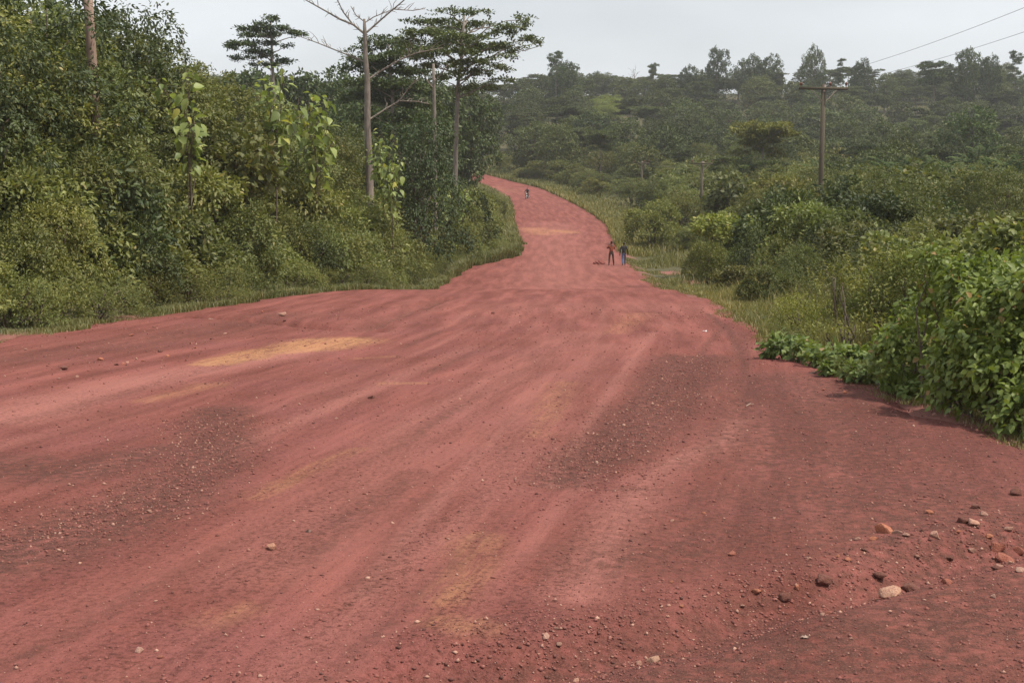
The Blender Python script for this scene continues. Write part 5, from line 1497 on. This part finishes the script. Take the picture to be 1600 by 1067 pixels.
p2 = dict(stand); p2.update(knee_l=(-.10, -.10, .51), ankle_l=(-.09, -.10, .09), knee_r=(.09, .02, .50), ankle_r=(.08, .20, .12), wrist_l=(-.28, -.12, .92), elbow_r=(.27, .08, 1.15), wrist_r=(.29, .02, .90))
x, y = hit(955, 414.5)
person((x, y, rz(x, y)), PI + 0.15, 'person in a rust-brown top and dark trousers standing with legs apart on the road', p1, 'rust_cloth', 'brown_cloth', True, 1.02)
x, y = hit(974.5, 415)
person((x, y, rz(x, y)), PI - 0.1, 'person in a black jacket and blue jeans walking beside the grass verge', p2, 'black_cloth', 'blue_denim', True, 0.98)

# heap of red soil behind the first person
import bmesh
x, y = hit(938, 414)
bm = bmesh.new(); bmesh.ops.create_icosphere(bm, subdivisions=4, radius=1.0)
for v in bm.verts:
    c = v.co
    k = 1 + 0.16 * math.sin(c.x * 5 + 1) * math.cos(c.y * 4) + 0.10 * math.sin(c.x * 11 + c.z * 9) + 0.06 * math.sin(c.y * 17 + c.x * 13)
    v.co = Vector((c.x * .48 * k, c.y * .42 * k, max(-0.1, c.z * .26 * k)))
me = bpy.data.meshes.new('soil_heap'); bm.to_mesh(me); bm.free(); me.materials.append(M['clod'])
tag(link('soil_heap', me, None, (x, y + 1.0, rz(x, y + 1.0) - .02)), 'small heap of dark red soil on the road left of the rust-clad person', 'soil heap')

# ------------------------------------------------------------------ motorcycle and rider
mxp, myp = hit(823.5, 311)
mroot = bpy.data.objects.new('motorcycle', None); COL.objects.link(mroot); mroot.location = (mxp, myp, rz(mxp, myp)); mroot.rotation_euler = (0, 0, -0.25)
tag(mroot, 'small dark motorcycle carrying a rider on the distant bend of the road', 'motorcycle')
def part(name, tubes, mat, parent=mroot):
    return link(name, tubes.mesh(name, M[mat]), parent)
def wheel(y0):
    th = np.linspace(0, 2 * PI, 29)
    tb = Tubes(); tb.add(np.stack([0 * th, y0 + .27 * np.cos(th), .30 + .27 * np.sin(th)], 1), np.full(29, .042), 8, False)
    ty = part('wheel', tb, 'rubber')
    tb = Tubes(); tb.add(np.stack([0 * th, y0 + .225 * np.cos(th), .30 + .225 * np.sin(th)], 1), np.full(29, .018), 6, False); tb.add([(-.07, y0, .3), (.07, y0, .3)], [.035, .035], 8)
    for i in range(12):
        a = i * PI / 6; tb.add([(0, y0, .3), (0, y0 + .22 * math.cos(a), .3 + .22 * math.sin(a))], [.005, .005], 4)
    part('rim', tb, 'chrome', ty)
wheel(-.64); wheel(.62)           # front faces -Y, towards the camera
tb = Tubes()
for s in (-1, 1): tb.add([(s * .09, -.64, .30), (s * .09, -.50, .72), (s * .08, -.42, .95)], [.022, .026, .026], 7)
part('fork', tb, 'chrome')
tb = Tubes(); tb.add([(-.36, -.30, 1.04), (-.22, -.38, 1.07), (0, -.42, .98), (.22, -.38, 1.07), (.36, -.30, 1.04)], [.018, .014, .016, .014, .018], 7); part('handlebar', tb, 'black_paint')
tb = Tubes(); tb.add([(0, -.56, .88), (0, -.50, .88), (0, -.42, .88)], [.085, .09, .05], 12); hl = part('headlight', tb, 'black_paint')
tb = Tubes(); tb.add([(0, -.575, .88), (0, -.561, .88)], [.06, .078], 12); part('lens', tb, 'lamp_glass', hl)
tb = Tubes(); tb.add([(0, -.42, .92), (0, -.1, .78), (0, .25, .74), (0, .62, .70)], [.03, .03, .03, .025], 7); tb.add([(0, -.38, .85), (0, -.22, .42), (0, .12, .32), (0, .3, .7)], [.025, .025, .025, .025], 7)
for s in (-1, 1): tb.add([(s * .10, .62, .30), (s * .06, .1, .38)], [.022, .025], 6); tb.add([(s * .11, .60, .32), (s * .10, .42, .72)], [.03, .025], 7)
part('frame', tb, 'black_paint')
tb = Tubes(); tb.add([(0, -.36, .86), (0, -.28, .87), (0, -.10, .86), (0, .05, .80), (0, .10, .78)], [.05, .13, .15, .11, .04], 12); part('fuel_tank', tb, 'black_paint')
tb = Tubes(); tb.add([(0, .06, .78), (0, .12, .80), (0, .45, .81), (0, .72, .83), (0, .78, .84)], [.06, .11, .12, .11, .04], 10); part('seat', tb, 'rubber')
tb = Tubes(); tb.add([(-.10, -.02, .42), (.10, -.02, .42)], [.15, .15], 10); tb.add([(0, -.02, .5), (0, -.10, .70)], [.09, .08], 10); part('engine', tb, 'iron')
tb = Tubes(); tb.add([(.10, -.12, .45), (.14, .1, .28), (.15, .4, .32), (.15, .85, .40)], [.02, .025, .045, .05], 8); part('exhaust', tb, 'chrome')
th = np.linspace(.3, 2.4, 9)
tb = Tubes(); tb.add(np.stack([0 * th, -.64 + .34 * np.cos(th), .30 + .34 * np.sin(th)], 1), np.full(9, .05), 7); part('front_mudguard', tb, 'black_paint')
tb = Tubes(); tb.add(np.stack([0 * th, .62 + .35 * np.cos(th), .30 + .35 * np.sin(th)], 1), np.full(9, .055), 7); part('rear_mudguard', tb, 'black_paint')
ride = dict(pelvis=(0, .28, .93), waist=(0, .26, 1.08), chest=(0, .16, 1.30), neck=(0, .10, 1.47), head=(0, .05, 1.60),
            shoulder_l=(-.19, .13, 1.40), shoulder_r=(.19, .13, 1.40), elbow_l=(-.34, -.02, 1.18), elbow_r=(.34, -.02, 1.18), wrist_l=(-.34, -.24, 1.06), wrist_r=(.34, -.24, 1.06),
            hip_l=(-.12, .26, .90), hip_r=(.12, .26, .90), knee_l=(-.22, -.14, .80), knee_r=(.22, -.14, .80), ankle_l=(-.19, .02, .42), ankle_r=(.19, .02, .42))
person((mxp, myp, rz(mxp, myp)), -0.25, 'person in dark clothes riding the motorcycle on the distant bend', ride, 'black_cloth', 'brown_cloth', True, 1.0)

# ------------------------------------------------------------------ haze
hm, nt = nodes('haze')
pv = N(nt, 'ShaderNodeVolumePrincipled')
pv.inputs['Color'].default_value = (0.93, 0.95, 1.0, 1)
pv.inputs['Density'].default_value = 0.00022
pv.inputs['Anisotropy'].default_value = 0.2
o = N(nt, 'ShaderNodeOutputMaterial'); nt.links.new(pv.outputs[0], o.inputs['Volume'])
x0, x1, y0, y1, z0, z1 = -2700, 2700, -120, 3800, -25, 62
cs = [(x0, y0, z0), (x1, y0, z0), (x1, y1, z0), (x0, y1, z0), (x0, y0, z1), (x1, y0, z1), (x1, y1, z1), (x0, y1, z1)]
t = [(0, 2, 1), (0, 3, 2), (4, 5, 6), (4, 6, 7), (0, 1, 5), (0, 5, 4), (1, 2, 6), (1, 6, 5), (2, 3, 7), (2, 7, 6), (3, 0, 4), (3, 4, 7)]
tag(link('haze', fast_mesh('haze', np.array(cs, float), np.array(t), hm)), 'thin pale haze hanging over the valley and hills', 'haze', kind='stuff')
